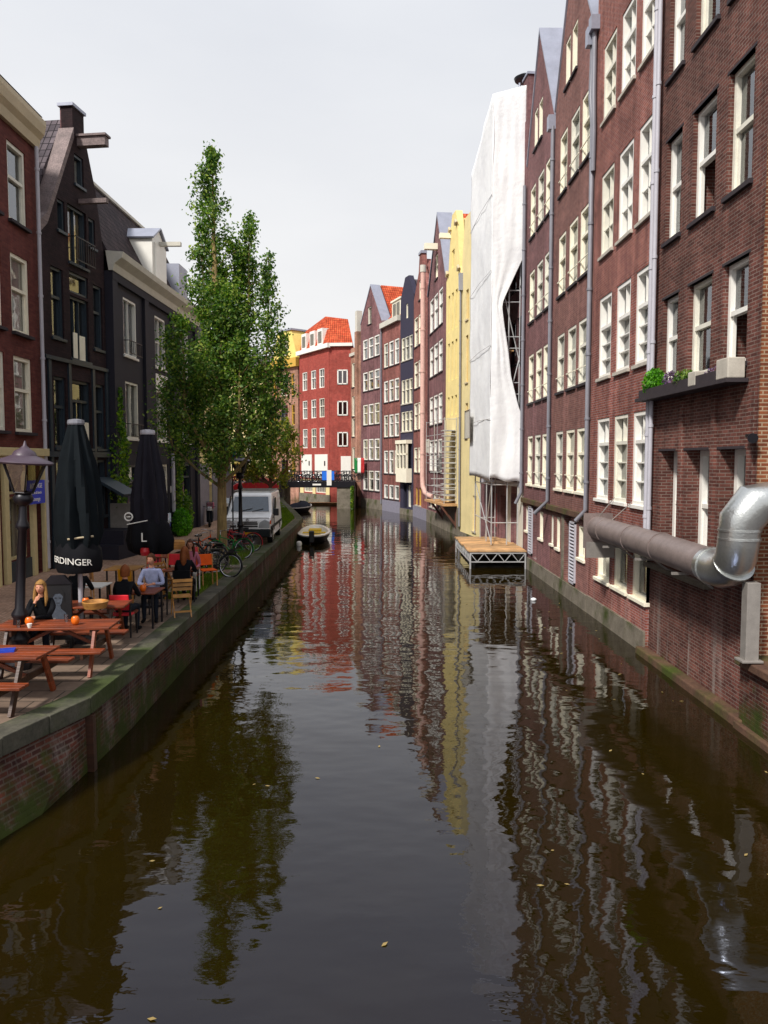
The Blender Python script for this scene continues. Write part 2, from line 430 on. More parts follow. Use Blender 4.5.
w = bpy.data.worlds.new('World'); scene.world = w; w.use_nodes = True
wt = w.node_tree; wn = wt.nodes; wn.clear()
wo = wn.new('ShaderNodeOutputWorld'); bg = wn.new('ShaderNodeBackground'); wt.links.new(bg.outputs[0], wo.inputs[0])
sky = wn.new('ShaderNodeTexSky'); sky.sky_type = 'NISHITA'; sky.sun_disc = False
sky.sun_elevation = SUN_EL; sky.sun_rotation = SUN_AZ; sky.dust_density = 4.
tc = wn.new('ShaderNodeTexCoord')
mpg = wn.new('ShaderNodeMapping'); mpg.inputs['Scale'].default_value = (1, 1, 3.2); wt.links.new(tc.outputs['Generated'], mpg.inputs[0])
cn = wn.new('ShaderNodeTexNoise'); cn.inputs['Scale'].default_value = 1.6; cn.inputs['Detail'].default_value = 7; wt.links.new(mpg.outputs[0], cn.inputs['Vector'])
cr = wn.new('ShaderNodeValToRGB'); cr.color_ramp.elements[0].position = .3; cr.color_ramp.elements[0].color = (7.75, 7.8, 7.95, 1)
cr.color_ramp.elements[1].position = .7; cr.color_ramp.elements[1].color = (8.9, 8.85, 8.8, 1)
wt.links.new(cn.outputs['Fac'], cr.inputs['Fac'])
sxyz = wn.new('ShaderNodeSeparateXYZ'); wt.links.new(tc.outputs['Generated'], sxyz.inputs[0])
gr = wn.new('ShaderNodeValToRGB'); gr.color_ramp.elements[0].position = .12; gr.color_ramp.elements[0].color = (1,1,1,1)
gr.color_ramp.elements[1].position = .75; gr.color_ramp.elements[1].color = (.90,.94,1.02,1); wt.links.new(sxyz.outputs[2], gr.inputs['Fac'])
mg = wn.new('ShaderNodeMix'); mg.data_type = 'RGBA'; mg.blend_type = 'MULTIPLY'; mg.inputs[0].default_value = 1.
wt.links.new(cr.outputs['Color'], mg.inputs[6]); wt.links.new(gr.outputs['Color'], mg.inputs[7])
mxw = wn.new('ShaderNodeMix'); mxw.data_type = 'RGBA'; mxw.inputs[0].default_value = .95
wt.links.new(sky.outputs[0], mxw.inputs[6]); wt.links.new(mg.outputs[2], mxw.inputs[7])
wt.links.new(mxw.outputs[2], bg.inputs['Color']); bg.inputs['Strength'].default_value = .1
vs = scene.view_settings; vs.view_transform = 'Standard'; vs.look = 'None'; vs.exposure = .1; vs.gamma = 1
scene.cycles.max_bounces = 8; scene.cycles.transparent_max_bounces = 12

# ------------------------------------------------------------------ ground and water
ZQ = 1.1
EDGE = [(-7.0, 2.5), (-4.78, 9.52), (-4.28, 11.14), (-4.22, 13.), (-4.26, 17.), (-4.27, 25.5), (-4.40, 35.), (-4.58, 46.2), (-6.1, 55.), (-7.77, 64.1), (-8.7, 70.), (-9.0, 76.)]
FOOT = [(-4.9, 4.), (-4.42, 8.76), (-4.27, 11.29), (-4.22, 13.), (-4.26, 17.), (-4.27, 25.5), (-4.40, 35.), (-4.55, 46.2), (-6.1, 55.), (-7.75, 64.1), (-8.7, 70.), (-9.0, 76.)]
t = NT('canal_water'); v = t.coord()
mp = t.new('Mapping'); mp.inputs['Scale'].default_value = (.75, 1.25, 1); t.link(v, mp.inputs['Vector'])
n1 = t.noise(1.0, 2, mp.outputs[0], .5); n2 = t.noise(3.2, 3, mp.outputs[0], .5); n3 = t.noise(.22, 2, v)
amp = t.ramp(n3, [(.35, (.35,)*3), (.65, (1.,)*3)])
h = t.math('ADD', t.math('MULTIPLY', n1, 1.0), t.math('MULTIPLY', t.math('MULTIPLY', n2, .26), amp))
wp = t.bsdf(t.ramp(t.noise(.3, 3, v), [(.3, (.0100, .0064, .0006, 1)), (.7, (.0140, .0090, .0009, 1))]), .02, bump=h, bs=.5, bd=.035, spec=.5)
wp.inputs['IOR'].default_value = 1.48
wp.inputs['Specular Tint'].default_value = (.36, .50, 1., 1)
M['water'] = t.m
MB().add([(-40,-30,0),(40,-30,0),(40,130,0),(-40,130,0)], [(0,1,2,3)]).build('water', M['water'], fix=False)['kind'] = 'structure'
M['earth'] = mat_plain('earth', '#5c5346', .9)
MB().add([(-1200,-1200,-.6),(1200,-1200,-.6),(1200,1200,-.6),(-1200,1200,-.6)], [(0,1,2,3)]).build('ground', M['earth'], fix=False)['kind'] = 'structure'

def strip(name, inner, outer, z, mat, kind='structure'):
    mb = MB(); n = len(inner)
    zi = z if isinstance(z, (list, tuple)) else [z]*n
    mb.add([(x,y,zz) for (x,y),zz in zip(inner, zi)]+[(x,y,zz) for (x,y),zz in zip(outer, zi)],
           [(i,i+1,n+i+1,n+i) for i in range(n-1)])
    o = mb.build(name, mat, fix=False); o['kind'] = kind
    for p in o.data.polygons:
        if p.normal.z < 0: p.flip()
    return o
M['klinker'] = mat_paving('street_bricks', '#a5826c', '#bb9882', '#7c6858', .21, .07, .008, R(45))
M['slabs'] = mat_paving('quay_slabs', '#6a594c', '#887464', '#3a322a', .5, .5, .012, 0)
M['asphalt'] = mat_plain('asphalt', '#4c4848', .9)
ins = [(x-.34, y) for x, y in EDGE]
mid = [(-8.2, 2.5), (-7.3, 9.52), (-6.9, 11.14), (-6.7, 13.), (-6.5, 17.), (-6.2, 25.5), (-6.2, 35.), (-6.2, 46.2), (-7.4, 55.), (-9.0, 64.1), (-9.9, 70.), (-10.2, 76.)]
far = [(-60, y) for x, y in EDGE]
strip('quay_pavement', ins, mid, ZQ, M['slabs'])
strip('street', mid, far, ZQ-.002, M['klinker'])
# cross street climbing to the bridge
mb = MB()
mb.add([(-10.0,66,ZQ+.004),(-60,66,ZQ+.004),(-60,72,2.5),(-9.0,72,2.5),(-9.0,79,2.5),(-60,79,2.5)], [(0,3,2,1),(3,4,5,2)])
mb.add([(-9.0,72,0),(-9.0,72,2.5),(-10.0,66,0.9),(-9.3,68,0)], [(0,1,2,3)])
mb.build('cross_street', M['asphalt'], fix=False)['kind'] = 'structure'
MB().add([(6.4,-20,1.05),(400,-20,1.05),(400,12.9,1.05),(6.4,12.9,1.05)], [(0,1,2,3)]).build('yard', M['asphalt'], fix=False)['kind'] = 'structure'

# quay wall
qw = thing('quay_wall', 'long mossy dark brick quay wall with stone coping beside the terrace', 'quay wall', (-4.3, 9, 0))
def qpart(mb, name, mat, **k):
    o = mb.build(name, mat, qw, **k); o.location = (4.3, -9, 0); return o
mb = MB(); n = len(EDGE)
top = [(x-.03, y) for x, y in EDGE]
mb.add([(x,y,-.6) for x,y in FOOT]+[(x,y,ZQ-.24) for x,y in top]+[(x-.5,y,ZQ-.24) for x,y in top], [])
sub = 1
for i in range(n-1): mb.f.append((i,i+1,n+i+1,n+i)); mb.f.append((n+i,n+i+1,2*n+i+1,2*n+i))
qpart(mb, 'wall', M['brick_quay'], fix=False)
mb = MB()
for i in range(n-1):
    a = Vector(EDGE[i]); b = Vector(EDGE[i+1]); L = (b-a).length; k = max(1, round(L/1.1))
    d = (b-a)/k; nr = Vector((d.y, -d.x)).normalized()
    for j in range(k):
        p = a+d*j; q = p+d*.988; dz = rng.uniform(-.006, .006)
        o1 = nr*(.05+rng.uniform(-.008,.008)); i1 = -nr*.36
        c = [p+o1, q+o1, q+i1, p+i1]
        mb.hexa([(u.x,u.y,ZQ-.24) for u in c], [(u.x,u.y,ZQ+.012+dz) for u in c])
qpart(mb, 'coping', M['stone'], bevel=.012)
mb = MB(); mb.bar((-4.25,11.16,-.4),(-4.26,11.16,ZQ-.25),.12,.12); qpart(mb, 'corner_post', M['wood_dark'])

# ------------------------------------------------------------------ houses
class House:
    def __init__(s, name, label, P0, P1, top, mat, depth=9., z0=0., outline=None, cat='house'):
        d = Vector((P1[0]-P0[0], P1[1]-P0[1])); s.L = d.length
        s.root = thing(name, label, cat, (P0[0], P0[1], z0), math.atan2(d.y, d.x))
        s.z0 = z0; s.zb = z0 if z0 else -.6; s.top = top; s.depth = depth; s.mat = mat; s.holes = []
        s.ridge = None; s.outline = outline; s.roofline = None
    def part(s, mb, name, mat, parent=None, **k):
        o = mb.build(name, mat, parent or s.root, **k)
        if parent is None: o.location.z = -s.z0
        return o
    def hole(s, u0, u1, z0, z1): s.holes.append((u0, u1, z0, z1))
    def finish(s, rv=.32):
        if s.outline and len(s.outline) > 5 and s.roofline is None:
            e0 = s.outline[-1][1]; e1 = s.outline[2][1]; tp_ = [p for p in s.outline if p[1] == max(q[1] for q in s.outline)]
            ua = sum(p[0] for p in tp_)/len(tp_); s.roofline = [(0,s.zb),(s.L,s.zb),(s.L,e1-.1),(ua,s.ridge-.12 if s.ridge else tp_[0][1]-.3),(0,e0-.1)]
        out = s.outline or [(0, s.zb), (s.L, s.zb), (s.L, s.top), (0, s.top)]
        loops = [[Vector((x, 0, z)) for x, z in out]]
        for u0, u1, z0, z1 in s.holes: loops.append([Vector((u0,0,z0)),Vector((u0,0,z1)),Vector((u1,0,z1)),Vector((u1,0,z0))])
        flat = [p for l in loops for p in l]; tris = tessellate_polygon(loops)
        mb = MB(); fs = []
        for t3 in tris:
            a, b, c = (flat[i] for i in t3)
            if (b-a).cross(c-a).y > 0: t3 = (t3[0], t3[2], t3[1])
            fs.append(tuple(t3))
        n = len(out); base = len(flat); neck = s.roofline is not None; dd = .4 if neck else s.depth
        vs = flat + [Vector((x, dd, z)) for x, z in (out if not neck else [])]
        if neck:
            vs += [Vector((p.x, dd, p.z)) for p in flat]
            fs += [tuple(reversed([i+base for i in f])) for f in fs]
        for i in range(n):
            j = (i+1) % n; fs.append((i, base+i, base+j, j))
        if neck:
            rl = s.roofline; m = len(rl); b = len(vs)
            vs += [Vector((x, .4, z)) for x, z in rl]+[Vector((x, s.depth, z)) for x, z in rl]
            fs += [(b+i, b+m+i, b+m+(i+1) % m, b+(i+1) % m) for i in range(m)]+[tuple(b+m+i for i in range(m))]
        else: fs.append(tuple(base+i for i in range(n)))
        for u0, u1, z0, z1 in s.holes:
            b = len(vs)
            vs += [Vector(p) for p in ((u0,0,z0),(u0,0,z1),(u1,0,z1),(u1,0,z0),(u0,rv,z0),(u0,rv,z1),(u1,rv,z1),(u1,rv,z0))]
            fs += [(b,b+4,b+5,b+1),(b+1,b+5,b+6,b+2),(b+2,b+6,b+7,b+3),(b+3,b+7,b+4,b)]
        mb.v = [tuple(v) for v in vs]; mb.f = fs
        s.wall = s.part(mb, 'wall', s.mat, fix=False)
        return s.wall
    ALT = 0
    def window(s, u0, u1, z0, z1, frame='white', sill='sill', rec=.06, fw=.09, tr=.58, up=(1,1), lo=(1,1), curt=.6, fd=.16,
               cmat='curtain', label=None, open_=False, sillw=.07, hole=True, name='window'):
        if hole: s.hole(u0, u1, z0, z1)
        y0, y1 = rec, rec+fd; mb = MB()
        mb.box(u0, u0+fw, y0, y1, z0, z1).box(u1-fw, u1, y0, y1, z0, z1)
        mb.box(u0+fw, u1-fw, y0, y1, z1-fw, z1).box(u0+fw, u1-fw, y0, y1, z0, z0+fw*.9)
        zt = z0+(z1-z0)*tr if tr else None
        iu0, iu1 = u0+fw, u1-fw
        if tr: mb.box(iu0, iu1, y0+.01, y1, zt-.045, zt+.045)
        def munt(a0, a1, g):
            c, r_ = g
            for i in range(1, c):
                x = iu0+(iu1-iu0)*i/c; mb.box(x-.016, x+.016, y0+.05, y1-.01, a0, a1)
            for j in range(1, r_):
                z = a0+(a1-a0)*j/r_; mb.box(iu0, iu1, y0+.05, y1-.012, z-.016, z+.016)
        if tr:
            munt(zt+.045, z1-fw, up); munt(z0+fw*.9, zt-.045, lo)
            # lower sash sits slightly further back with its own stiles
            mb.box(iu0, iu0+.04, y0+.05, y1-.02, z0+fw*.9, zt).box(iu1-.04, iu1, y0+.05, y1-.02, z0+fw*.9, zt)
        else: munt(z0+fw*.9, z1-fw, lo)
        if frame in ('white', 'ivory') and rng.random() < .3: frame = 'aged_white'
        if cmat == 'curtain': cmat = rng.choice(('curtain', 'curtain', 'curtain', 'curtain_warm', 'curtain_dim'))
        w_ = s.part(mb, name, M[frame])
        if label: w_['label'] = label
        yp = y1-.035
        g = MB()
        if open_ and tr:
            g.add([(iu0,yp,zt),(iu1,yp,zt),(iu1,yp,z1-fw),(iu0,yp,z1-fw)], [(0,1,2,3)])
        else: g.add([(iu0,yp,z0+fw*.8),(iu1,yp,z0+fw*.8),(iu1,yp,z1-fw),(iu0,yp,z1-fw)], [(0,1,2,3)])
        g.build('pane', M['glass'], w_, fix=False)
        if sill:
            MB().box(u0-.06, u1+.06, -sillw, y0+.02, z0-.09, z0+.002).build('sill', M[sill], w_, bevel=.008)
        r = rng.random()
        if r < curt:
            zc = z0+.02 if rng.random() < .7 else z0+(z1-z0)*rng.uniform(.3, .65)
            s.drape(w_, iu0, iu1, zc, z1-.04, y1+.015, cmat)
        elif r < curt+.28:
            wd = (iu1-iu0)*rng.uniform(.22, .38)
            s.drape(w_, iu0, iu0+wd, z0+.02, z1-.04, y1+.07, cmat); s.drape(w_, iu1-wd*.7, iu1, z0+.02, z1-.04, y1+.07, cmat)
        return w_
    def drape(s, par, a, b, z0, z1, y, cmat):
        mb = MB(); n = max(4, int((b-a)/.05)); ph = rng.uniform(0, 6)
        vs = []
        for i in range(n+1):
            x = a+(b-a)*i/n; yy = y+.022*math.sin(i*1.4+ph)+.01*math.sin(i*.6+ph)
            vs += [(x, yy, z0), (x, yy, z1)]
        mb.add(vs, [(2*i, 2*i+2, 2*i+3, 2*i+1) for i in range(n)])
        mb.build('curtain', M[cmat], par, smooth=True, fix=False)
    def box(s, name, mat, u0, u1, y0, y1, z0, z1, parent=None, bevel=0.):
        return s.part(MB().box(u0,u1,y0,y1,z0,z1), name, M[mat], parent, bevel=bevel)
    def pipe(s, name, mat, pts, r=.055, n=10, clips=True):
        mb = MB().tube(pts, r, n)
        if clips:
            for a, b in zip(pts, pts[1:]):
                if abs(a[0]-b[0]) < .05 and abs(a[2]-b[2]) > 3:
                    z = min(a[2], b[2])+.8
                    while z < max(a[2], b[2]): 
                        mb.tube([(a[0],a[1],z),(a[0],a[1],z+.07)], r*1.28, n); z += 1.9
        return s.part(mb, name, M[mat], smooth=True)
    def roof_gable(s, ua, za, ze0, ze1, mat, y0=.6, over=.12, cop=None, copd=.55, coph=.12, copmat='zinc'):
        L = s.L; D = s.depth
        mb = MB()
        mb.slab((ua,y0,za+.03),(-over,y0,ze0-.03),(-over,D,ze0-.03),(ua,D,za+.03), -.10)
        mb.slab((L+over,y0,ze1-.03),(ua,y0,za+.03),(ua,D,za+.03),(L+over,D,ze1-.03), -.10)
        for i, v in enumerate(mb.v): mb.v[i] = (v[0], v[1], v[2]+.0)
        r = s.part(mb, 'roof', M[mat], uvroof=True)
        if cop:
            mb = MB()
            for (a, za_, b, zb_) in ((ua, za, 0, ze0), (L, ze1, ua, za)):
                mb.hexa([(a,-.06,za_-.02),(b,-.06,zb_-.02),(b,copd,zb_-.02),(a,copd,za_-.02)],
                        [(a,-.06,za_+coph),(b,-.06,zb_+coph),(b,copd,zb_+coph),(a,copd,za_+coph)])
            s.part(mb, 'coping', M[copmat])
        return r
WX = [(.72, 1.80), (2.22, 3.36), (3.62, 4.74)]
# --- right bank, nearest first
h = House('brick_house', 'tall dark brown brick house nearest on the right, above the fat metal duct', (6.42, 17.95), (6.42, 12.95), 21., M['brick_near'], 8.)
cols = [(.45, 1.32), (1.88, 2.98), (3.48, 4.45)]
for r_, (z0, z1) in enumerate([(6.32, 8.18), (9.42, 11.62), (12.93, 15.2), (16.6, 18.8)]):
    for i, (a, b) in enumerate(cols):
        h.window(a, b, z0, z1, 'white', 'slate', rec=.10, fw=.085, tr=.52, curt=.12, fd=.13, cmat='curtain_dim', open_=(r_ == 1 and i == 1) or (r_ == 0 and i == 2),
                 label='white sash window with its lower half pushed open' if (r_ == 1 and i == 1) else None)
for i, (a, b) in enumerate([(.52, 1.5), (1.94, 3.12), (3.5, 4.56)]):
    h.window(a, b, 2.5, 4.8, 'white', None, rec=.30, fw=.12, tr=.5, curt=.9, fd=.16, cmat='curtain_dim')
h.finish(.6)
h.box('corner_pier', 'brick_pier', 5.0, 5.03, -.02, 8.02, -.5, 21.02)
for k in range(4):
    z = [4.8, 8.18, 11.62, 15.2][k]
    for a, b in cols:
        h.box('lintel_shade', 'slate', a-.06, b+.06, -.012, .09, z, z+.05)  # dark strip: lintel course together with the window-head shade, put in as colour
for x in (.0, 1.62, 3.2, 4.7): h.part(MB().box(x, x+.18, -.05, 0, 2.3, 5.85), 'brick_rib', M['brick_near'])
h.box('foot_ledge', 'ledge', -.15, 5.15, -.26, 0, -.6, .16, bevel=.03)
h.box('duct_shelf', 'concrete', -.1, 3.3, -.14, 0, 2.10, 2.2, bevel=.01)
# round floodlight on the pier
mb = MB().box(4.85, 5.0, -.16, -.03, 4.98, 5.04).tube([(4.98,-.12,5.0),(5.2,-.2,4.96)], [.05,.085], 12)
h.part(mb, 'floodlight', M['iron'])

h = House('brick_house', 'red brick house with tall white windows and a pale double drainpipe', (6.35, 22.97), (6.35, 17.97), 18.6, M['brick_red'], 9.)
for z0, z1 in [(3.5, 5.78), (6.92, 9.18), (10.34, 12.6), (14.05, 16.1)]:
    for a, b in [(.66, 1.82), (2.26, 3.40), (3.80, 4.86)]:
        h.window(a, b, z0, z1, 'white', 'white' if z0 < 4 else 'sill', rec=.02, fw=.1, tr=.68 if z0 < 4 else .62, up=(2, 1), lo=(1, 3) if z0 < 9.5 else (2, 2), curt=.8, fd=.2)
for a, b in [(.78, 2.08), (2.36, 3.58), (3.86, 5.0)]:
    h.window(a, b, 1.22, 2.45, 'ivory', 'ivory', rec=.06, fw=.1, tr=None, lo=(2, 1) if a < 1 else (1, 1), curt=.9, cmat='curtain_dim')
h.finish()
h.box('parapet', 'brick_red', -.05, h.L+.0, -.09, .35, 18.6, 18.8)
h.box('parapet_coping', 'concrete', -.08, h.L, -.14, .4, 18.8, 18.9)
h.box('plinth', 'concrete', -.0, h.L, -.05, 0, -.6, .52)
h.pipe('drainpipe', 'pipe_white', [(5.07,-.08,2.45),(5.07,-.08,21)], .055)
h.pipe('drainpipe', 'pipe_white', [(5.27,-.08,2.65),(5.27,-.08,21)], .05)
h.pipe('drainpipe', 'pipe_grey', [(.02,-.08,13.0),(.10,-.1,14.2),(.02,-.1,15.2),(.02,-.1,17.)], .07, clips=False)
h.box('rainwater_head', 'zinc', -.1, .2, -.25, .0, 16.9, 17.3)

def plum(name, label, P0, P1, mat, base, seedcurt):
    h = House(name, label, P0, P1, 0, M[mat], 9., outline=None)
    L = h.L; h.outline = [(0,-.6),(L,-.6),(L,16.9),(2.3,21.3),(0,17.0)]
    for z0, z1 in [(3.6, 5.6), (6.97, 8.95), (10.3, 12.35), (13.75, 15.75)]:
        for a, b in WX:
            h.window(a, b-.04, z0, z1, 'ivory', 'slate' if z0 > 4 else 'ivory', rec=.015, fw=.1, tr=.6, up=(1, 1), lo=(1, 1), curt=seedcurt, fd=.15, cmat='curtain')
    for a, b in [(1.35, 2.0), (2.2, 2.9)]:
        h.window(a, b, 17.1, 18.6, 'ivory', 'slate', rec=.015, fw=.08, tr=None, lo=(1, 1), curt=1)
    base(h); h.finish()
    h.roof_gable(2.3, 21.3, 17., 16.9, 'tile_red', cop=True, y0=.9, copd=.85)
    h.box('string_course', 'ledge', -.0, L, -.14, 0, 2.78, 2.98, bevel=.02)
    h.box('plinth', 'concrete', 0, L, -.06, 0, -.6, .5)
    # thin ledge rails across the windows
    for z0 in (3.6, 6.97, 10.3, 13.75):
        mb = MB()
        for a, b in WX: mb.bar((a, -.03, z0+.5), (b, -.03, z0+.5), .03)
        h.part(mb, 'window_rail', M['ivory'])
    return h
def louvre(h, u0, u1, z0, z1):
    mb = MB().box(u0,u0+.06,-.06,.02,z0,z1).box(u1-.06,u1,-.06,.02,z0,z1).box(u0,u1,-.06,.02,z1-.06,z1).box(u0,u1,-.06,.02,z0,z0+.06)
    z = z0+.1
    while z < z1-.08:
        mb.hexa([(u0+.06,-.055,z),(u1-.06,-.055,z),(u1-.06,.01,z+.05),(u0+.06,.01,z+.05)], [(u0+.06,-.055,z+.02),(u1-.06,-.055,z+.02),(u1-.06,.01,z+.07),(u0+.06,.01,z+.07)]); z += .11
    h.part(mb, 'louvred_shutter', M['pipe_white'])
def base3(h):
    h.window(.15, .55, 1.55, 2.6, 'ivory', 'ivory', rec=.03, fw=.06, tr=None, curt=1, cmat='curtain_dim')
    h.window(1.0, 1.55, 1.5, 2.6, 'ivory', 'ivory', rec=.03, fw=.06, tr=None, curt=1, cmat='curtain_dim')
    h.hole(2.2, 3.0, .58, 2.7); h.box('door', 'darkdoor', 2.2, 3.0, .2, .26, .58, 2.7)
    h.box('door_post', 'concrete', 1.9, 2.15, -.04, 0, .5, 2.78)
    louvre(h, 3.02, 3.75, .58, 2.6)
    h.window(3.98, 4.8, 1.52, 2.55, 'ivory', 'ivory', rec=.03, fw=.07, tr=None, lo=(2, 1), curt=1, cmat='curtain_dim')
def base4(h):
    h.window(.5, 1.1, 1.6, 2.65, 'ivory', 'ivory', rec=.03, fw=.06, tr=None, curt=1, cmat='curtain_dim')
    louvre(h, 1.3, 2.05, .7, 2.7)
    h.hole(2.1, 2.85, .6, 2.7); h.box('door', 'darkdoor', 2.1, 2.85, .2, .26, .6, 2.7)
    h.window(3.3, 4.0, 1.55, 2.6, 'ivory', 'ivory', rec=.03, fw=.06, tr=None, curt=1, cmat='curtain_dim')
h = plum('gabled_house', 'plum brick gabled house next to the red brick house with the double drainpipe', (6.35, 28.2), (6.35, 22.99), 'brick_plum', base3, .8)
h.pipe('drainpipe', 'pipe_grey', [(5.0,-.35,2.75),(5.14,-.09,3.1),(5.14,-.09,14.4),(4.9,-.09,15.2),(5.05,-.1,16.7)], .07)
h.box('rainwater_head', 'zinc', 4.9, 5.15, -.28, 0, 16.6, 17.1)
h = plum('gabled_house', 'plum brick gabled house standing right beside the white tarpaulin', (6.35, 33.4), (6.35, 28.22), 'brick_plum_dark', base4, .85)
h.pipe('drainpipe', 'pipe_grey', [(4.8,-.5,2.6),(5.12,-.09,3.1),(5.12,-.09,16.5)], .07)
h.box('rainwater_head', 'zinc', 4.85, 5.17, -.25, 0, 16.4, 16.9)
h.pipe('drainpipe', 'pipe_grey', [(-.05,-.35,2.7),(.02,-.12,3.2),(.02,-.12,16.2)], .075)

# --- wrapped house
h = House('scaffolded_house', 'house under repair behind the white tarpaulin, pale ground floor and dark upper floors', (5.57, 41.7), (6.34, 33.42), 19., M['brick_brown'], 8.)
for z0, z1 in [(5.6, 7.6), (8.9, 10.9), (12.2, 14.2)]:
    for a in (.8, 2.5, 4.2, 5.8, 7.0): h.window(a, a+.95, z0, z1, 'darkdoor', 'slate', curt=.1, fd=.1)
h.hole(4.4, 5.6, .75, 2.9); h.box('door', 'black', 4.4, 5.6, .25, .3, .6, 2.9)
h.hole(6.3, 7.4, .75, 3.1); h.box('door', 'concrete', 6.3, 7.4, .25, .3, .6, 3.1)
h.hole(2.0, 3.6, .9, 3.0); h.box('door', 'red', 2.3, 3.0, .2, .26, 1.2, 2.9); h.box('door', 'black', 2.0, 3.6, .29, .32, .6, 3.)
h.finish()
h.box('ground_floor_plaster', 'cornice_white', 5.7, 6.3, -.03, 0, .2, 3.4); h.box('ground_floor_plaster', 'cornice_white', 7.4, 8.3, -.03, 0, .2, 3.4)
h.box('beam', 'pipe_white', 0, 8.3, -.05, 0, 3.4, 3.6)
h.box('chimney', 'brick_brown', 7.4, 8.1, .05, .75, 19., 20.9)
h.box('chimney_cap', 'zinc', 7.34, 8.16, -.0, .8, 20.9, 21.0)
h.pipe('vent_pipe', 'zinc', [(7.5,-.15,17),(7.5,-.15,20.8)], .05)
h.part(MB().lathe([(.05,20.6),(.05,21.1),(.42,21.15),(.46,21.25),(.2,21.4),(.02,21.45)], (7.0,.2,0), 20), 'vent_cowl', M['iron'], smooth=True)

# --- far right bank
def row(h, cols, z0, z1, **k):
    for a, b in cols: h.window(a, b, z0, z1, **k)
h = House('cream_house', 'narrow cream-yellow house with few dark windows beside the tarpaulin', (4.99, 46.25), (5.56, 41.75), 0, M['cream'], 9.)
h.outline = [(0,-.6),(h.L,-.6),(h.L,18.6),(.6,18.6),(0,16.2)]
for z0, z1 in [(12.7, 14.4), (9.1, 11.8), (5.9, 7.9)]: h.window(1.0, 1.6, z0, z1, 'ochre', 'cornice', curt=.1, rec=.12, fd=.1)
h.window(2.9, 3.7, .6, 2.6, 'ochre', 'cornice', curt=.0, rec=.12)
h.finish(); h.box('plinth', 'concrete', 0, h.L, -.05, 0, -.6, .3)
h.roof_gable(3.4, 20.6, 17.5, 18.6, 'tile_brown')
h.pipe('drainpipe', 'pipe_grey', [(.05,-.1,.6),(.05,-.1,15.2)], .06)
h.box('rainwater_head', 'zinc', -.08, .22, -.2, .0, 14.6, 15.6)

h = House('yellow_house', 'pale yellow neck-gabled house with narrow slot windows and a hoist beam', (4.42, 50.4), (4.98, 46.3), 0, M['lemon'], 9.)
h.outline = [(0,-.6),(h.L,-.6),(h.L,15.4),(3.55,16.2),(2.85,19.1),(2.5,19.8),(1.5,19.8),(1.2,19.1),(.6,16.6),(0,16.)]
for z0, z1 in [(12.7, 15.0), (9.6, 12.0), (7.4, 8.6)]:
    for a in (.55, 1.55, 2.55): h.window(a, a+.5, z0, z1, 'cornice', None, curt=.3, rec=.12, fd=.08, fw=.05, tr=.5)
h.window(1.5, 2.2, 16.5, 17.6, 'lemon', None, curt=0, tr=None)
row(h, [(.6, 1.6), (2.2, 3.2)], 2.4, 4.4, frame='ivory', curt=.4)
h.finish(); h.box('plinth', 'concrete', 0, h.L, -.06, 0, -.6, 1.7)
h.box('lower_wall_band', 'cream', -.0, h.L, -.04, 0, 1.7, 7.2)
for dz in (0,): h.roof_gable(2.1, 19.5, 15.6, 15.4, 'tile_red', y0=1.)
for x, z in ((.55, 16.55), (3.6, 16.2), (1.2, 19.1), (2.85, 19.1)): h.part(MB().tube([(x-.2,-.08,z-.25),(x,-.1,z),(x+.15,-.08,z-.2)], .09, 8), 'gable_scroll', M['cornice'], smooth=True)
h.box('hoist_beam', 'ivory', .9, 1.2, -.7, .3, 18.5, 18.8)

h = House('gabled_house', 'tall brown brick gabled house with grey gable edging beside the yellow house', (3.69, 57.7), (4.41, 50.48), 0, M['brick_brown'], 9.)
h.outline = [(0,-.6),(h.L,-.6),(h.L,16.7),(4.2,21.6),(3.5,21.6),(.9,17.2)]
h.outline = [(0,-.6),(h.L,-.6),(h.L,16.5),(4.03,21.4),(3.97,21.4),(0.6,16.6),(0,16.6)]
for z0, z1 in [(13.7, 16.1), (10.55, 12.7), (7.1, 9.15), (3.8, 6.05)]:
    row(h, [(1.0, 2.45), (2.75, 4.3), (4.6, 6.1)], z0, z1, frame='white', fw=.12, curt=.9, up=(1, 1), rec=.02, sill='slate')
h.window(3.1, 4.2, 17.1, 18.8, 'ivory', 'slate', curt=.5)
row(h, [(1.2, 2.2), (2.8, 3.8), (4.6, 5.8)], 1.2, 2.2, frame='ivory', tr=None, curt=.3)
h.finish()
h.roof_gable(4.0, 21.35, 16.6, 16.5, 'tile_red', y0=1.1, cop=True, copd=1.0, coph=.16)
h.box('plinth', 'concrete', 0, h.L, -.05, 0, -.6, .9)
h.box('hoist_beam', 'ivory', 3.7, 4.1, -.9, .3, 19.0, 19.4)

h = House('gabled_house', 'narrow brick gabled house behind the salmon vent pipe', (2.9, 62.93), (3.68, 57.78), 0, M['brick_far'], 9.)
h.outline = [(0,-.6),(h.L,-.6),(h.L,17.4),(3.2,19.2),(3.0,20.4),(2.2,20.4),(1.9,19.2),(0,17.4)]
for z0, z1 in [(13.6, 15.9), (10.3, 12.4), (7.0, 9.15), (3.6, 5.6)]:
    row(h, [(.25, 1.6), (1.9, 3.25)], z0, z1, frame='ivory', curt=.6, rec=.02, sill='slate')
h.window(2.0, 2.9, 17., 18.5, 'ivory', 'slate', curt=.2)
row(h, [(.9, 1.7), (2.2, 3.1)], 1.0, 2.4, frame='ochre', tr=None, curt=.3)
h.finish(); h.roof_gable(2.6, 19.4, 17.3, 17.3, 'tile_red', y0=.9)
h.box('gable_coping', 'zinc', 2.1, 3.1, -.08, .4, 20.4, 20.6)
h.box('plinth', 'lilac', 0, h.L, -.05, 0, -.6, .9)

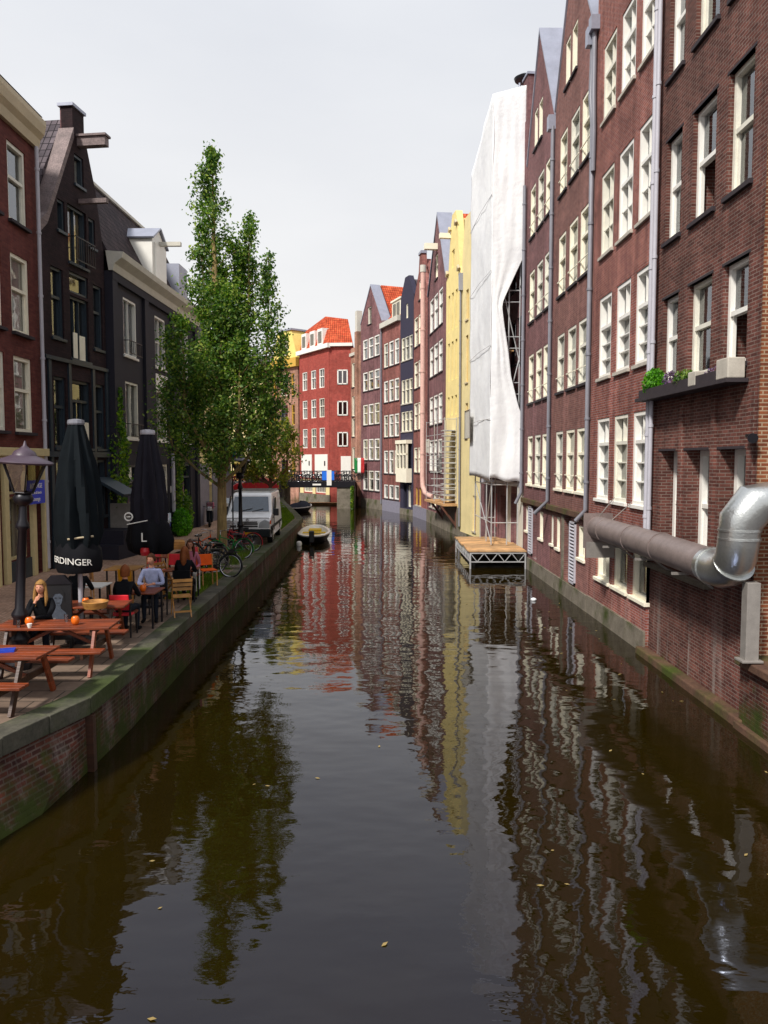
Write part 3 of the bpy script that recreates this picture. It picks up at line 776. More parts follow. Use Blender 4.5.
h = House('blue_house', 'narrow dark blue-grey house with a white oriel window', (1.91, 65.92), (2.89, 62.98), 0, M['ink'], 9.)
h.outline = [(0,-.6),(h.L,-.6),(h.L,18.),(2.0,19.7),(1.1,19.7),(.1,18.2),(0,17.)]
for z0, z1 in [(12.9, 14.8), (9.3, 11.3), (7.0, 8.65)]:
    row(h, [(.3, 1.0), (1.15, 1.95), (2.1, 2.85)], z0, z1, frame='ivory', curt=.4, rec=.02, fw=.07)
h.window(1.3, 1.8, 16.3, 17.5, 'ivory', None, curt=1, tr=None)
h.hole(.8, 1.6, .55, 2.55); h.box('door', 'black', .8, 1.6, .2, .26, .5, 2.55)
h.window(1.9, 2.6, .7, 2.5, 'ivory', None, curt=1, tr=None)
h.finish(); h.box('plinth', 'concrete', 0, h.L, -.05, 0, -.6, .5)
h.roof_gable(1.55, 19.4, 17.2, 17.9, 'tile_dark', y0=.6)
mb = MB().box(.25,2.8,-.5,-.02,2.75,3.9).box(.2,2.85,-.55,-.02,5.95,6.25)
for x in (.25, 1.05, 1.85, 2.65): mb.box(x, x+.15, -.5, -.35, 3.9, 5.95)
mb.box(.25,2.8,-.5,-.37,5.0,5.15)
ori = h.part(mb, 'oriel', M['ivory'])
MB().add([(.3,-.4,3.9),(2.75,-.4,3.9),(2.75,-.4,5.95),(.3,-.4,5.95)], [(0,1,2,3)]).build('pane', M['glass'], ori, fix=False)

h = House('brick_house', 'brick house with a red tiled roof, white dormer and cream cornice, farther right bank', (.42, 70.37), (1.9, 65.98), 16.4, M['brick_far'], 8.)
for z0, z1 in [(12.85, 15.0), (9.75, 11.65), (6.65, 8.62), (3.4, 5.45), (1.15, 2.4)]:
    row(h, [(.4, 1.5), (1.8, 2.95), (3.2, 4.35)], z0, z1, frame='white', fw=.12, curt=.9, rec=.02, tr=.6 if z0 > 2 else None, sill='slate')
h.finish()
h.box('cornice', 'cornice_white', -.05, h.L+.05, -.3, .1, 16.4, 16.85)
h.part(MB().slab((0,.2,16.8),(h.L,.2,16.8),(h.L,3.2,20.2),(0,3.2,20.2),.1).slab((0,3.2,20.2),(h.L,3.2,20.2),(h.L,7.8,16.6),(0,7.8,16.6),.1).prism([(.25,16.5),(7.7,16.5),(3.2,20.1)], 'x', 0.02, h.L-.02), 'roof', M['tile_red'], uvroof=True)
dm = h.part(MB().box(1.7,3.9,.3,2.6,16.85,18.4), 'dormer', M['ivory'])
MB().box(1.55,4.05,.2,2.8,18.4,18.55).build('dormer_roof', M['ivory'], dm)
MB().box(1.95,2.7,.27,.3,17.1,18.2).box(2.9,3.65,.27,.3,17.1,18.2).build('dormer_window', M['curtain_dim'], dm)
h.box('plinth', 'lilac', 0, h.L, -.05, 0, -.6, 1.0)

h = House('gabled_house', 'plum brick gabled house beside the tricolour flag at the bend', (-1.66, 75.73), (.41, 70.43), 0, M['brick_brown'], 9.)
h.outline = [(0,-.6),(h.L,-.6),(h.L,17.1),(2.77,20.95),(2.73,20.95),(0,17.8)]
for z0, z1 in [(14.25, 16.1), (11.0, 12.3), (9.9, 11.9), (6.6, 7.94), (4.58, 6.6)]: pass
for z0, z1 in [(14.2, 16.1), (11.2, 13.0), (7.95, 9.9), (4.6, 6.6), (1.7, 3.6)]:
    row(h, [(.6, 1.85), (2.1, 3.4), (3.65, 4.95)], z0, z1, frame='white', fw=.12, curt=.9, rec=.02, sill='slate')
h.window(1.9, 2.9, 17.4, 19., 'white', 'slate', curt=1, tr=None)
h.finish(); h.roof_gable(2.75, 20.9, 17.7, 17.1, 'tile_red', y0=1.0, cop=True, copd=.9)
h.box('plinth', 'concrete', 0, h.L, -.05, 0, -.6, .9)
h.pipe('drainpipe', 'pipe_grey', [(5.6,-.1,.6),(5.6,-.1,16.6)], .07)

h = House('orange_house', 'narrow orange brick house with a tall pale chimney pipe at the bend', (-2.76, 78.6), (-1.68, 75.8), 15.8, M['brick_orange'], 8.)
for z0, z1 in [(11.9, 14.3), (9.0, 11.), (6.95, 8.8), (3.7, 5.9), (1.0, 2.6)]:
    h.window(.35, 1.25, z0, z1, 'ivory', 'slate', curt=.8, rec=.05, tr=None)
h.finish(); h.box('cornice', 'cornice_white', -.05, 1.5, -.15, .1, 15.0, 15.3)
h.box('chimney_breast', 'brick_orange', 1.75, 2.4, -.2, .4, 1.0, 17.2); h.box('chimney_flue', 'cornice_white', 1.8, 2.35, -.15, .4, 17.2, 19.2)

# --- red corner house beyond the bridge: left face recedes, right face looks at us
h = House('corner_house', 'bright red brick corner house with orange-red hipped roof and white windows beyond the bridge', (-8.75, 86.5), (-5.05, 80.2), 16.3, M['brick_bright'], 2.5)
for z0, z1 in [(12.2, 14.2), (9.1, 11.1), (5.9, 8.0)]:
    row(h, [(.8, 2.0), (3.0, 4.2), (5.0, 6.2)], z0, z1, frame='white', curt=.5, rec=.02, up=(2, 1), lo=(2, 1), sill=None)
row(h, [(1.0, 3.2), (4.0, 6.4)], 1.1, 2.3, frame='ivory', tr=None, lo=(5, 1), curt=.3, sill=None)
h.finish()
L = h.L
h.box('cornice', 'white', -.2, L+.3, -.35, .0, 16.15, 16.6)
for a, b in ((.5, 3.1), (3.9, 6.9)):
    g_ = h.box('garage_door', 'white', a, b, -.06, 0, 2.7, 5.2)
    MB().box(b-.7, b-.45, -.09, -.06, 4.0, 4.5).build('door_light', M['black'], g_)
# the face towards the canal, in the house's own frame
def fr(x, y): # world to house frame
    p = h.root.matrix_basis.inverted() @ Vector((x, y, 0)); return (p.x, p.y)
bpy.context.view_layer.update()
A = fr(-5.05, 80.2); B = fr(-2.6, 80.0); C = fr(-2.6, 88.); D = fr(-8.75, 90.)
mb = MB().prism([(A[0]-.02,A[1]+.02), B, C, D, (0.0,.6), (A[0]-.6,.6)], 'z', -.6, 16.28)
sw = h.part(mb, 'side_wall', M['brick_bright'])
d2 = (Vector(B)-Vector(A)).normalized(); n2_ = Vector((d2.y, -d2.x))
for z0, z1 in [(12.4, 13.9), (9.2, 10.7), (6.0, 7.5)]:
    for s_ in (.85,):
        p = Vector(A)+d2*s_; q = Vector(A)+d2*(s_+1.1)
        f = MB()
        for (e0, e1, c0, c1) in ((0,1,z0,z0+.12),(0,1,z1-.12,z1),(0,.12,z0,z1),(.88,1,z0,z1),(.45,.55,z0,z1)):
            a_ = p.lerp(q, e0); b_ = p.lerp(q, e1); o1 = n2_*.06
            f.hexa([(a_.x,a_.y,c0),(b_.x,b_.y,c0),(b_.x+o1.x,b_.y+o1.y,c0),(a_.x+o1.x,a_.y+o1.y,c0)], [(a_.x,a_.y,c1),(b_.x,b_.y,c1),(b_.x+o1.x,b_.y+o1.y,c1),(a_.x+o1.x,a_.y+o1.y,c1)])
        f_ = h.part(f, 'window', M['white'])
        a_, b_ = p+n2_*.03, q+n2_*.03
        MB().add([(a_.x,a_.y,z0),(b_.x,b_.y,z0),(b_.x,b_.y,z1),(a_.x,a_.y,z1)], [(0,1,2,3)]).build('pane', M['glass'], f_, fix=False)
p = Vector(A)+d2*1.2; q = Vector(A)+d2*2.4; o1 = n2_*.06
h.part(MB().hexa([(p.x,p.y,2.4),(q.x,q.y,2.4),(q.x+o1.x,q.y+o1.y,2.4),(p.x+o1.x,p.y+o1.y,2.4)], [(p.x,p.y,5.),(q.x,q.y,5.),(q.x+o1.x,q.y+o1.y,5.),(p.x+o1.x,p.y+o1.y,5.)]), 'garage_door', M['white'])
h.part(MB().hexa([(A[0],A[1],16.28),(B[0],B[1],16.28),(B[0]+n2_.x*.3,B[1]+n2_.y*.3,16.28),(A[0]+n2_.x*.3,A[1]+n2_.y*.3,16.28)], [(A[0],A[1],16.6),(B[0],B[1],16.6),(B[0]+n2_.x*.3,B[1]+n2_.y*.3,16.6),(A[0]+n2_.x*.3,A[1]+n2_.y*.3,16.6)]), 'cornice', M['white'])
r1 = fr(-5.6, 83.3); r2 = fr(-3.2, 83.2); r0 = fr(-8.2, 88.5)
P = lambda a, z: (a[0], a[1], z)
mb = MB().add([P((0,-.0),16.6),P(A,16.6),P(B,16.6),P(C,16.6),P(D,16.6),P(r0,19.2),P(r1,19.9),P(r2,19.6)], [(0,1,6,5),(1,2,7,6),(2,3,7),(3,4,5,6,7),(4,0,5)])
h.part(mb, 'roof', M['tile_red'], uvroof=True)
for a in (.6, 2.7, 4.6):
    dm = h.box('dormer', 'white', a, a+1.2, .0, 2.2, 16.6, 18.4)
    MB().box(a+.2, a+1.0, -.03, 0, 16.9, 18.1).build('dormer_window', M['curtain_dim'], dm)
h.box('foundation', 'concrete', -.1, L+.1, -.1, 0, -.6, .95)
h.box('lower_wall_band', 'cream', .0, .95, -.03, 0, .95, 2.5); h.box('lower_wall_band', 'cream', 3.25, 3.95, -.03, 0, .95, 2.5); h.box('lower_wall_band', 'cream', 6.45, L, -.03, 0, .95, 2.5); h.box('lower_wall_band', 'cream', 0, L, -.03, 0, 2.32, 2.5)

# --- beyond the bridge, left of the red corner house
h = House('yellow_gabled_house', 'slim pinkish house with a yellow ornate gable left of the red corner house', (-12.6, 91.5), (-9.0, 87.2), 15.6, M['brick_orange'], 7.)
for z0, z1 in [(12.0, 14.4), (8.6, 10.9), (5.4, 7.6), (2.4, 4.6)]:
    h.window(2.1, 3.5, z0, z1, 'teal' if z0 < 9 else 'ivory', None, curt=.2, rec=.05)
    h.window(4.3, 4.95, z0, z1, 'ochre', None, curt=.5, rec=.05)
    h.window(.5, 1.2, z0, z1, 'ochre', None, curt=.5, rec=.05)
h.finish()
h.box('cornice', 'ochre', -.15, h.L+.1, -.35, .1, 15.1, 16.1)
h.part(MB().prism([(.1,16.1),(5.4,16.1),(4.9,17.6),(4.2,19.3),(1.5,19.3),(.8,17.6)], 'y', .05, 6.), 'attic', M['yellow'])
h.window(1.9, 3.7, 16.5, 18.4, 'ivory', None, curt=.3, hole=False, rec=-.12)
h.box('attic_cornice', 'zinc', 1.3, 4.4, -.1, 6., 19.3, 19.5)
h = House('cream_house', 'broad cream house with rows of brown windows behind the trees beyond the bridge', (-24., 97.), (-12.8, 92.), 14.5, M['cream'], 7.)
for z0, z1 in [(11.2, 13.2), (8., 10.), (4.9, 6.9)]:
    for i in range(7): h.window(.6+i*1.65, 1.5+i*1.65, z0, z1, 'ivory', None, curt=.3, rec=.05)
row(h, [(1, 3), (4, 6), (7, 9), (9.6, 11.4)], 2.1, 4.2, frame='ochre', curt=.2, lo=(2, 1))
h.finish(); h.box('cornice', 'ochre', -.1, h.L, -.3, .1, 14.4, 14.9)
h.part(MB().prism([(0,14.9),(6.9,14.9),(3.5,17.5)], 'x', 0, h.L), 'roof', M['tile_dark'], uvroof=True)
h = House('brick_house', 'dark red brick house behind the trees at the far end of the street', (-40., 96.), (-24.1, 97.), 13., M['brick_bright'], 7.)
for z0, z1 in [(9.8, 11.8), (6.6, 8.6), (3.4, 5.4)]:
    for i in range(8): h.window(.8+i*1.9, 1.8+i*1.9, z0, z1, 'ivory', None, curt=.3, rec=.05)
h.finish(); h.part(MB().prism([(0,13.),(6.9,13.),(3.5,16.)], 'x', 0, h.L), 'roof', M['tile_red'], uvroof=True)

# --- left bank
h = House('shop_house', 'dark red brick house over a cream shopfront with blue sign, at the left edge', (-10.5, 9.0), (-10.5, 24.25), 14.35, M['brick_shop'], 10., z0=ZQ)
for z0, z1 in [(11.46, 13.68), (8.30, 10.55), (5.42, 7.62)]:
    for u in (1.5, 4.3, 7.1, 9.9, 11.75, 13.45):
        h.window(u, u+1.14, z0, z1, 'ivory', 'slate', rec=.04, fw=.11, tr=.56, curt=.45, fd=.14, cmat='curtain', sillw=.12)
for u, u_ in ((6.56,8.68),(9.96,11.88),(12.71,14.13)):
    h.window(u, u_, 1.7, 3.55, 'shop_cream', None, rec=.1, fw=.08, tr=None, curt=0, name='shop_window')
    h.window(u, u_, 3.62, 4.5, 'shop_cream', None, rec=.08, fw=.07, tr=None, lo=(1, 1), curt=0, name='fanlight')
h.hole(14.45, 14.95, 1.12, 3.5); h.box('door', 'black', 14.45, 14.95, .2, .25, 1.12, 3.5)
h.finish()
mb = MB().box(6.2,15.2,-.22,0,4.72,4.95).box(6.2,15.2,-.1,0,4.52,4.72)
for u in (6.3, 8.7, 9.7, 11.9, 12.45, 14.15, 14.95): mb.box(u, u+.24, -.12, 0, 1.1, 4.52)
h.part(mb, 'shopfront', M['shop_cream'], bevel=.01)
for u in (6.54, 9.94, 12.69): h.box('stall_riser', 'teal', u, u+1.6 if u > 12 else u+1.9, -.05, 0, 1.1, 1.68)
for u in (6.6, 7.5, 10.0, 10.85, 12.75):
    mb = MB()
    for a_ in (0, .625): mb.bar((u+a_, .05, 3.75), (u+a_+.625, .05, 4.45), .03).bar((u+a_, .05, 4.45), (u+a_+.625, .05, 3.75), .03)
    h.part(mb, 'fanlight_tracery', M['shop_cream'])
mb = MB().prism([(-.0,14.1),(-.12,14.1),(-.18,14.35),(-.3,14.5),(-.36,14.75),(-.36,14.9),(0.05,14.95)], 'x', -.1, 15.3)
h.part(mb, 'cornice', M['cornice'])
h.part(MB().prism([(-.35,14.95),(9.8,14.95),(4.8,18.2)], 'x', 0, 15.1), 'roof', M['tile_dark'], uvroof=True)
h.pipe('drainpipe', 'pipe_white', [(15.12,-.12,1.2),(15.12,-.12,14.1)], .06)
sg = h.box('shop_sign', 'sign_blue', 13.3, 14.5, -.34, -.28, 3.3, 4.0)
for txt, z_, s_ in (('LOUNGE', 3.83, .2), ('coffee & lunch', 3.63, .12), ('Lounge', 3.44, .17)):
    text_part(txt, s_, lambda c, z_=z_: Vector((13.9+c.x, -.345-c.z, z_+c.y)), 'sign_lettering', M['white'], sg)

h = House('gabled_house', 'narrow near-black gabled house with hoist beam and dark teal windows', (-10.5, 24.45), (-9.95, 28.5), 0, M['brick_black'], 11., z0=ZQ)
L = h.L
h.outline = [(0,1.1),(L,1.1),(L,12.1),(3.6,14.1),(2.9,15.8),(2.9,16.4),(2.15,16.4),(2.15,15.6),(.4,12.3),(0,11.9)]; h.ridge = 16.0
h.window(2.2, 2.8, 13.9, 14.9, 'teal', 'teal', curt=1, tr=None, rec=.05)
h.window(1.05, 1.5, 12.05, 13.05, 'teal', 'teal', curt=1, tr=None, rec=.05); h.window(3.05, 3.5, 12.05, 13.05, 'teal', 'teal', curt=1, tr=None, rec=.05)
h.window(1.68, 2.9, 11.2, 13.1, 'teal', 'teal', curt=.3, tr=None, lo=(2, 1), rec=.08)
for z0, z1 in [(8.55, 10.8), (5.0, 7.3), (2.6, 4.6)]:
    h.window(.55, 1.28, z0, z1, 'teal', 'teal', curt=.15, cmat='curtain_dim', rec=.06); h.window(3.25, 3.9, z0, z1, 'teal', 'teal', curt=.15, cmat='curtain_dim', rec=.06)
h.window(1.68, 2.9, 8.0, 10.1, 'teal', 'teal', curt=.0, tr=None, lo=(3, 1), rec=.08); h.window(1.68, 2.9, 10.2, 10.9, 'teal', None, curt=0, tr=None, rec=.05)
h.window(1.68, 2.9, 5.0, 7.3, 'teal', 'teal', curt=.0, tr=.7, lo=(3, 1), rec=.08)
h.hole(1.7, 2.9, 1.12, 4.5); h.box('door', 'black', 1.7, 2.9, .2, .26, 1.12, 4.5)
h.finish()
h.box('panel', 'ivory', 1.9, 2.15, .02, .05, 8.05, 8.9); h.box('panel', 'ivory', 2.3, 2.65, .02, .05, 8.0, 8.85); h.box('panel', 'ivory', 2.3, 2.75, .02, .05, 5.1, 5.9)
mb = MB()
for i in range(9): mb.bar((1.7+i*.15,-.28,11.25),(1.7+i*.15,-.28,12.0),.02)
for z_ in (11.25, 12.0): mb.bar((1.66,-.28,z_),(2.94,-.28,z_),.035)
mb.bar((1.66,-.28,12.),(1.66,.05,12.),.03).bar((2.94,-.28,12.),(2.94,.05,12.),.03)
h.part(mb, 'balcony_railing', M['iron'])
h.box('string_course', 'teal', 0, L, -.1, 0, 7.8, 7.92)
for z_ in (4.7,): h.box('string_course', 'teal', 0, L, -.12, 0, z_, z_+.18)
for u in (.2, 1.4, 2.98, 3.95): h.box('pilaster', 'teal', u, u+.16, -.06, 0, 1.1, 7.8)
h.part(MB().box(2.4,2.68,-1.0,.3,15.2,15.5).box(2.34,2.74,-1.05,.1,15.5,15.57), 'hoist_beam', M['wood_beam'])
h.part(MB().box(2.4,2.56,-1.0,.1,13.3,13.45), 'upper_beam', M['wood_beam'])
h.part(MB().slab((-.02,.5,11.95),(-.02,11,11.95),(2.52,11,16.05),(2.52,.5,16.05),-.1).slab((L,.5,11.8),(L,11,11.8),(2.52,11,16.05),(2.52,.5,16.05),.1), 'roof', M['tile_dark'], uvroof=True)
mb = MB()
for (a, za_, b, zb_) in ((2.15,15.6,.4,12.3),(.4,12.3,-.05,11.9)):
    mb.hexa([(a,-.04,za_-.25),(b,-.04,zb_-.25),(b,.5,zb_-.25),(a,.5,za_-.25)], [(a,-.04,za_+.1),(b,-.04,zb_+.1),(b,.5,zb_+.1),(a,.5,za_+.1)])
h.part(mb, 'gable_edge', M['wood_beam'])
h.box('chimney_coping', 'zinc', 2.08, 2.97, -.06, .5, 16.4, 16.5)
h.box('gable_top', 'brick_brown', 2.17, 2.88, .39, .45, 15., 16.38)
# grey stoop
h.part(MB().box(2.9,4.0,-1.1,0,1.1,2.1).box(2.5,2.9,-1.1,0,1.1,1.6), 'stoop', M['charcoal'])
h.box('stoop_wall', 'silver', 4.0, 4.12, -1.15, 0, 1.1, 3.0); h.part(MB().slab((2.9,-1.1,3.3),(4.1,-1.1,3.3),(4.1,0,3.9),(2.9,0,3.9),.1), 'stoop_hood', M['teal'])

h = House('charcoal_house', 'wide charcoal-painted house with white cornice, white dormer and tiled mansard roof', (-9.8, 28.6), (-9.45, 40.5), 11.5, M['charcoal'], 9., z0=ZQ)
L = h.L
for i, u in enumerate((1.35, 5.15, 8.9)):
    h.window(u, u+1.45, 8.65, 10.85, 'white', 'white', rec=.02, fw=.08, tr=None, lo=(2, 1) if i == 0 else (2, 2), curt=.2, cmat='curtain_dim')
    h.window(u+.05, u+1.5, 5.45, 7.65, 'white', 'white', rec=.02, fw=.08, tr=None if i == 0 else .6, lo=(2, 1), up=(2, 1), curt=.2, cmat='curtain_dim')
    h.window(u+.1, u+1.5, 2.3, 4.4, 'teal' if i != 1 else 'ivory', None, rec=.05, tr=.7, curt=.1)
h.finish()
h.box('sign_panel', 'white', 5.1, 6.75, -.03, .0, 7.68, 8.35)
h.box('notice_plate', 'white', 6.95, 7.3, -.03, 0, 3.1, 3.4)
for u in (0, 3.55, 7.35, 11.3): h.box('pilaster', 'charcoal', u, u+.5, -.12, 0, 1.1, 11.2)
h.box('frieze', 'charcoal', 0, L, -.13, 0, 11.2, 11.5)
mb = MB().prism([(0,11.5),(-.16,11.5),(-.22,11.75),(-.5,11.95),(-.55,12.15),(.1,12.2)], 'x', -.05, L)
h.part(mb, 'cornice', M['cornice_white'])
mb = MB().prism([(0.05,12.2),(8.9,12.2),(7.2,15.6),(1.75,15.6)], 'x', 0, L)
h.part(mb, 'roof', M['tile_brown'], uvroof=True)
h.box('verge', 'cornice_white', -.06, .06, 1.6, 7.2, 15.6, 15.75)
h.box('ridge', 'cornice_white', 0, L, 1.65, 1.85, 15.6, 15.72)
dm = h.part(MB().prism([(4.85,12.2),(6.8,12.2),(6.8,14.0),(5.83,14.55),(4.85,14.0)], 'y', -.05, 2.0), 'dormer', M['white'])
MB().slab((4.75,-.15,14.0),(5.83,-.15,14.65),(5.83,2.2,14.65),(4.75,2.2,14.0),.07).slab((5.83,-.15,14.65),(6.9,-.15,14.0),(6.9,2.2,14.0),(5.83,2.2,14.65),.07).build('dormer_roof', M['zinc'], dm)
MB().box(5.05,6.6,-.12,-.05,12.35,13.9).build('dormer_door', M['white'], dm)
MB().box(5.78,5.98,-1.0,.1,13.95,14.12).build('hoist_beam', M['cornice_white'], dm)
h.part(MB().box(9.0,10.4,0,1.9,12.3,14.0), 'dormer', M['zinc'])
for zz in (5.5, 8.7):
    mb = MB()
    for i in range(8): mb.bar((1.4+i*.19,-.22,zz),(1.4+i*.19,-.22,zz+.5),.02)
    mb.bar((1.36,-.22,zz+.5),(2.8,-.22,zz+.5),.03).bar((1.36,-.22,zz+.02),(2.8,-.22,zz+.02),.03).bar((1.36,-.22,zz+.5),(1.36,0,zz+.5),.03).bar((2.8,-.22,zz+.5),(2.8,0,zz+.5),.03)
    h.part(mb, 'balcony_railing', M['iron'])
h.pipe('drainpipe', 'pipe_white', [(7.1,-.1,2.2),(7.1,-.1,4.9)], .09)

h = House('grey_plinth_house', 'cream house over a plain grey ground floor, partly hidden by the big tree', (-9.45, 40.6), (-9.6, 50.), 11., M['cream'], 9., z0=ZQ)
for z0, z1 in [(8.2, 10.2), (5.2, 7.2)]:
    for i in range(4): h.window(.9+i*2.2, 2.0+i*2.2, z0, z1, 'ivory', None, rec=.04, curt=.4)
h.hole(2.4, 3.4, 1.12, 3.2); h.box('door', 'teal', 2.4, 3.4, .2, .25, 1.12, 3.2)
h.hole(6.0, 7.0, 1.12, 3.2); h.box('door', 'teal', 6.0, 7.0, .2, .25, 1.12, 3.2)
h.finish()
for a, b in ((0,2.4),(3.4,6.0),(7.0,h.L)): h.box('plinth', 'lilac', a, b, -.06, 0, 1.1, 4.2)
h.box('plinth_band', 'lilac', 0, h.L, -.06, 0, 4.2, 4.4)
h.part(MB().prism([(0,11.),(8.9,11.),(7.2,14.2),(1.75,14.2)], 'x', 0, h.L), 'roof', M['tile_dark'], uvroof=True)
h = House('brick_house', 'dark red brick house at the far end of the left bank by the bridge', (-9.6, 50.1), (-13.2, 66.), 10.4, M['brick_bright'], 8., z0=ZQ)
for z0, z1 in [(7.6, 9.4), (4.6, 6.4), (1.9, 3.7)]:
    for i in range(7): h.window(.9+i*2.2, 2.0+i*2.2, z0, z1, 'ivory', None, rec=.04, curt=.4)
h.finish()
h.part(MB().prism([(0,10.4),(7.9,10.4),(6.2,13.2),(1.75,13.2)], 'x', 0, h.L), 'roof', M['tile_dark'], uvroof=True)

# ------------------------------------------------------------------ duct, posts, flower box on the right
t_ = thing('ventilation_duct', 'fat round metal ventilation duct with shiny elbows along the right wall', 'duct', (5.9, 13.0, 1.2))
def tp(mb, name, mat, root, **k):
    o = mb.build(name, mat, root, **k); o.location = -Vector(root.location); return o
mb = MB().tube([(5.88,20.4,2.80),(5.88,17.9,2.79),(5.88,15.6,2.78),(5.88,13.45,2.75)], .30, 28)
for y in (19.6, 17.6, 15.8): mb.tube([(5.88,y,2.79),(5.88,y-.05,2.79)], .315, 28)
tp(mb, 'duct_run', M['duct_old'], t_, smooth=True)
pts = [(5.88,13.5,2.74)]
for k in range(4):
    a = R(90*k/3); pts.append((5.89, 13.0-.56*math.sin(a)-.0, 2.73+.56*(1-math.cos(a))))
pts.append((5.9,12.44,3.5))
mb = MB().tube(pts, .32, 28)
tp(mb, 'lower_elbow', M['duct_new'], t_, smooth=True)
mb = MB()
for p, d in (((5.88,13.35,2.74),(0,-1,0)),((5.9,12.62,2.87),(0,-.75,.65)),((5.9,12.44,3.3),(0,0,1)),((5.9,12.44,3.44),(0,0,1))):
    p = Vector(p); d = Vector(d).normalized(); tp(MB().tube([p, p+d*.035], .335, 28), 'duct_seam', M['duct_new'], t_, smooth=True)
mb = MB().tube([(5.9,12.44,3.45),(5.9,12.44,3.58),(6.12,12.43,3.88),(6.4,12.42,3.93),(9.5,12.36,3.93)], [.32,.34,.36,.33,.32], 24)
tp(mb, 'upper_elbow', M['duct_new'], t_, smooth=True)
mb = MB().box(5.5,5.52+.75,20.4,20.46,2.25,3.18); tp(mb, 'end_plate', M['duct_old'], t_)
tp(MB().box(5.55,6.3,20.3,20.36,2.0,2.42), 'end_bracket', M['silver'], t_)
for a_, b_ in (((6.3,20.4,3.6),(5.9,20.4,3.1)), ((6.3,19.0,3.55),(5.88,19.2,3.1))): tp(MB().bar(a_,b_,.02), 'stay_rod', M['silver'], t_)
for y in (19.0, 16.6, 14.5): tp(MB().bar((6.4,y,2.15),(6.0,y,2.44),.04).bar((6.4,y,2.44),(5.6,y,2.44),.05), 'bracket', M['silver'], t_)
mb = MB().box(6.02,6.24,12.35,12.55,1.28,2.6).box(5.95,6.3,12.3,12.6,1.28,1.32)
tp(mb, 'support_post', M['silver'], t_, bevel=.008)

lw = thing('low_wall', 'low mossy brick wall with weathered red-brown coping at the right edge', 'wall', (6.4, 10, 0))
def lwp(mb, n, m, **k):
    o = mb.build(n, m, lw, **k); o.location = (-6.4,-10,0); return o
lwp(MB().box(6.22,6.6,-5,12.94,-.6,1.12), 'wall', mat_brick('brick_low_wall', '#4a2a24', '#6c4034', '#6a5a50', moss=1., mossz=.75, white=.4))
lwp(MB().box(6.1,6.7,3,12.92,1.12,1.26), 'coping', M['ledge'], bevel=.02)
lwp(MB().box(6.12,6.22,3,12.94,-.6,.12), 'foot_ledge', M['ledge'], bevel=.02)

fb = thing('flower_box', 'long stone flower box ledge under the windows of the near brown house', 'flower box', (6.42, 15.5, 5.95))
def fbp(mb, n, m, **k):
    o = mb.build(n, m, fb, **k); o.location = -Vector(fb.location); return o
fbp(MB().box(6.02,6.41,13.36,18.1,5.95,6.02), 'shelf', M['slate'])
fbp(MB().box(6.06,6.09,13.9,17.95,6.02,6.2), 'trough', M['slate'])
fbp(MB().box(6.05,6.36,13.38,13.85,6.02,6.38), 'corner_block', M['sill'], bevel=.02)
fbp(MB().box(6.05,6.3,14.75,15.1,6.02,6.3), 'corner_block', M['sill'], bevel=.02)
fbp(MB().box(6.1,6.4,13.9,17.95,6.02,6.14), 'soil', M['earth'])

def leaf_quads(mb, pts, size, up=.3, seed=1):
    r = random.Random(seed)
    for p in pts:
        s = size*r.uniform(.6, 1.3)
        a = Vector((r.gauss(0,1), r.gauss(0,1), r.gauss(0,1)+up)).normalized()
        b = a.cross(Vector((r.gauss(0,1), r.gauss(0,1), r.gauss(0,1)))).normalized()
        c = a.cross(b)
        p = Vector(p)
        o = len(mb.v)
        mb.v += [tuple(p-b*s*.5), tuple(p+c*s*.32), tuple(p+b*s*.55+a*s*.08), tuple(p-c*s*.32)]
        mb.f.append((o,o+1,o+2,o+3))
def blob(c, r, n, seed, hollow=.4):
    q = random.Random(seed); out = []
    while len(out) < n:
        v = Vector((q.uniform(-1,1), q.uniform(-1,1), q.uniform(-1,1)))
        l = v.length
        if l > 1 or l < hollow*q.random(): continue
        out.append((c[0]+v.x*r[0], c[1]+v.y*r[1], c[2]+v.z*r[2]))
    return out
def bush(name, label, cat, loc, r, n, size, mat, seed, group=None):
    t = thing(name, label, cat, loc, 0, group)
    mb = MB(); leaf_quads(mb, blob((0,0,r[2]*.75), r, n, seed), size, .3, seed); mb.build('foliage', M[mat], t, fix=False)
    mb = MB(); q = random.Random(seed)
    for k in range(6): mb.tube([(0,0,0),(q.uniform(-.5,.5)*r[0], q.uniform(-.5,.5)*r[1], r[2]*q.uniform(.7,1.2))], [.02*r[2]+.004,.004], 5)
    mb.build('stem', M['bark'], t)
    return t
bush('potted_plant', 'bright green bushy plant at the far end of the flower box', 'plant', (6.24,17.45,6.08), (.24,.42,.34), 1300, .07, 'leaf_bright', 3)
bush('flowering_plant', 'purple flowering plant in the middle of the flower box', 'plant', (6.24,16.45,6.08), (.16,.35,.24), 420, .06, 'flower', 4)
bush('potted_plant', 'olive green trailing plant beside the purple flowers in the flower box', 'plant', (6.22,15.7,6.08), (.2,.4,.2), 500, .07, 'leaf', 5)
bush('flowering_plant', 'sparse purple flowering plant at the near end of the flower box', 'plant', (6.24,14.4,6.1), (.12,.3,.14), 160, .05, 'flower', 6)

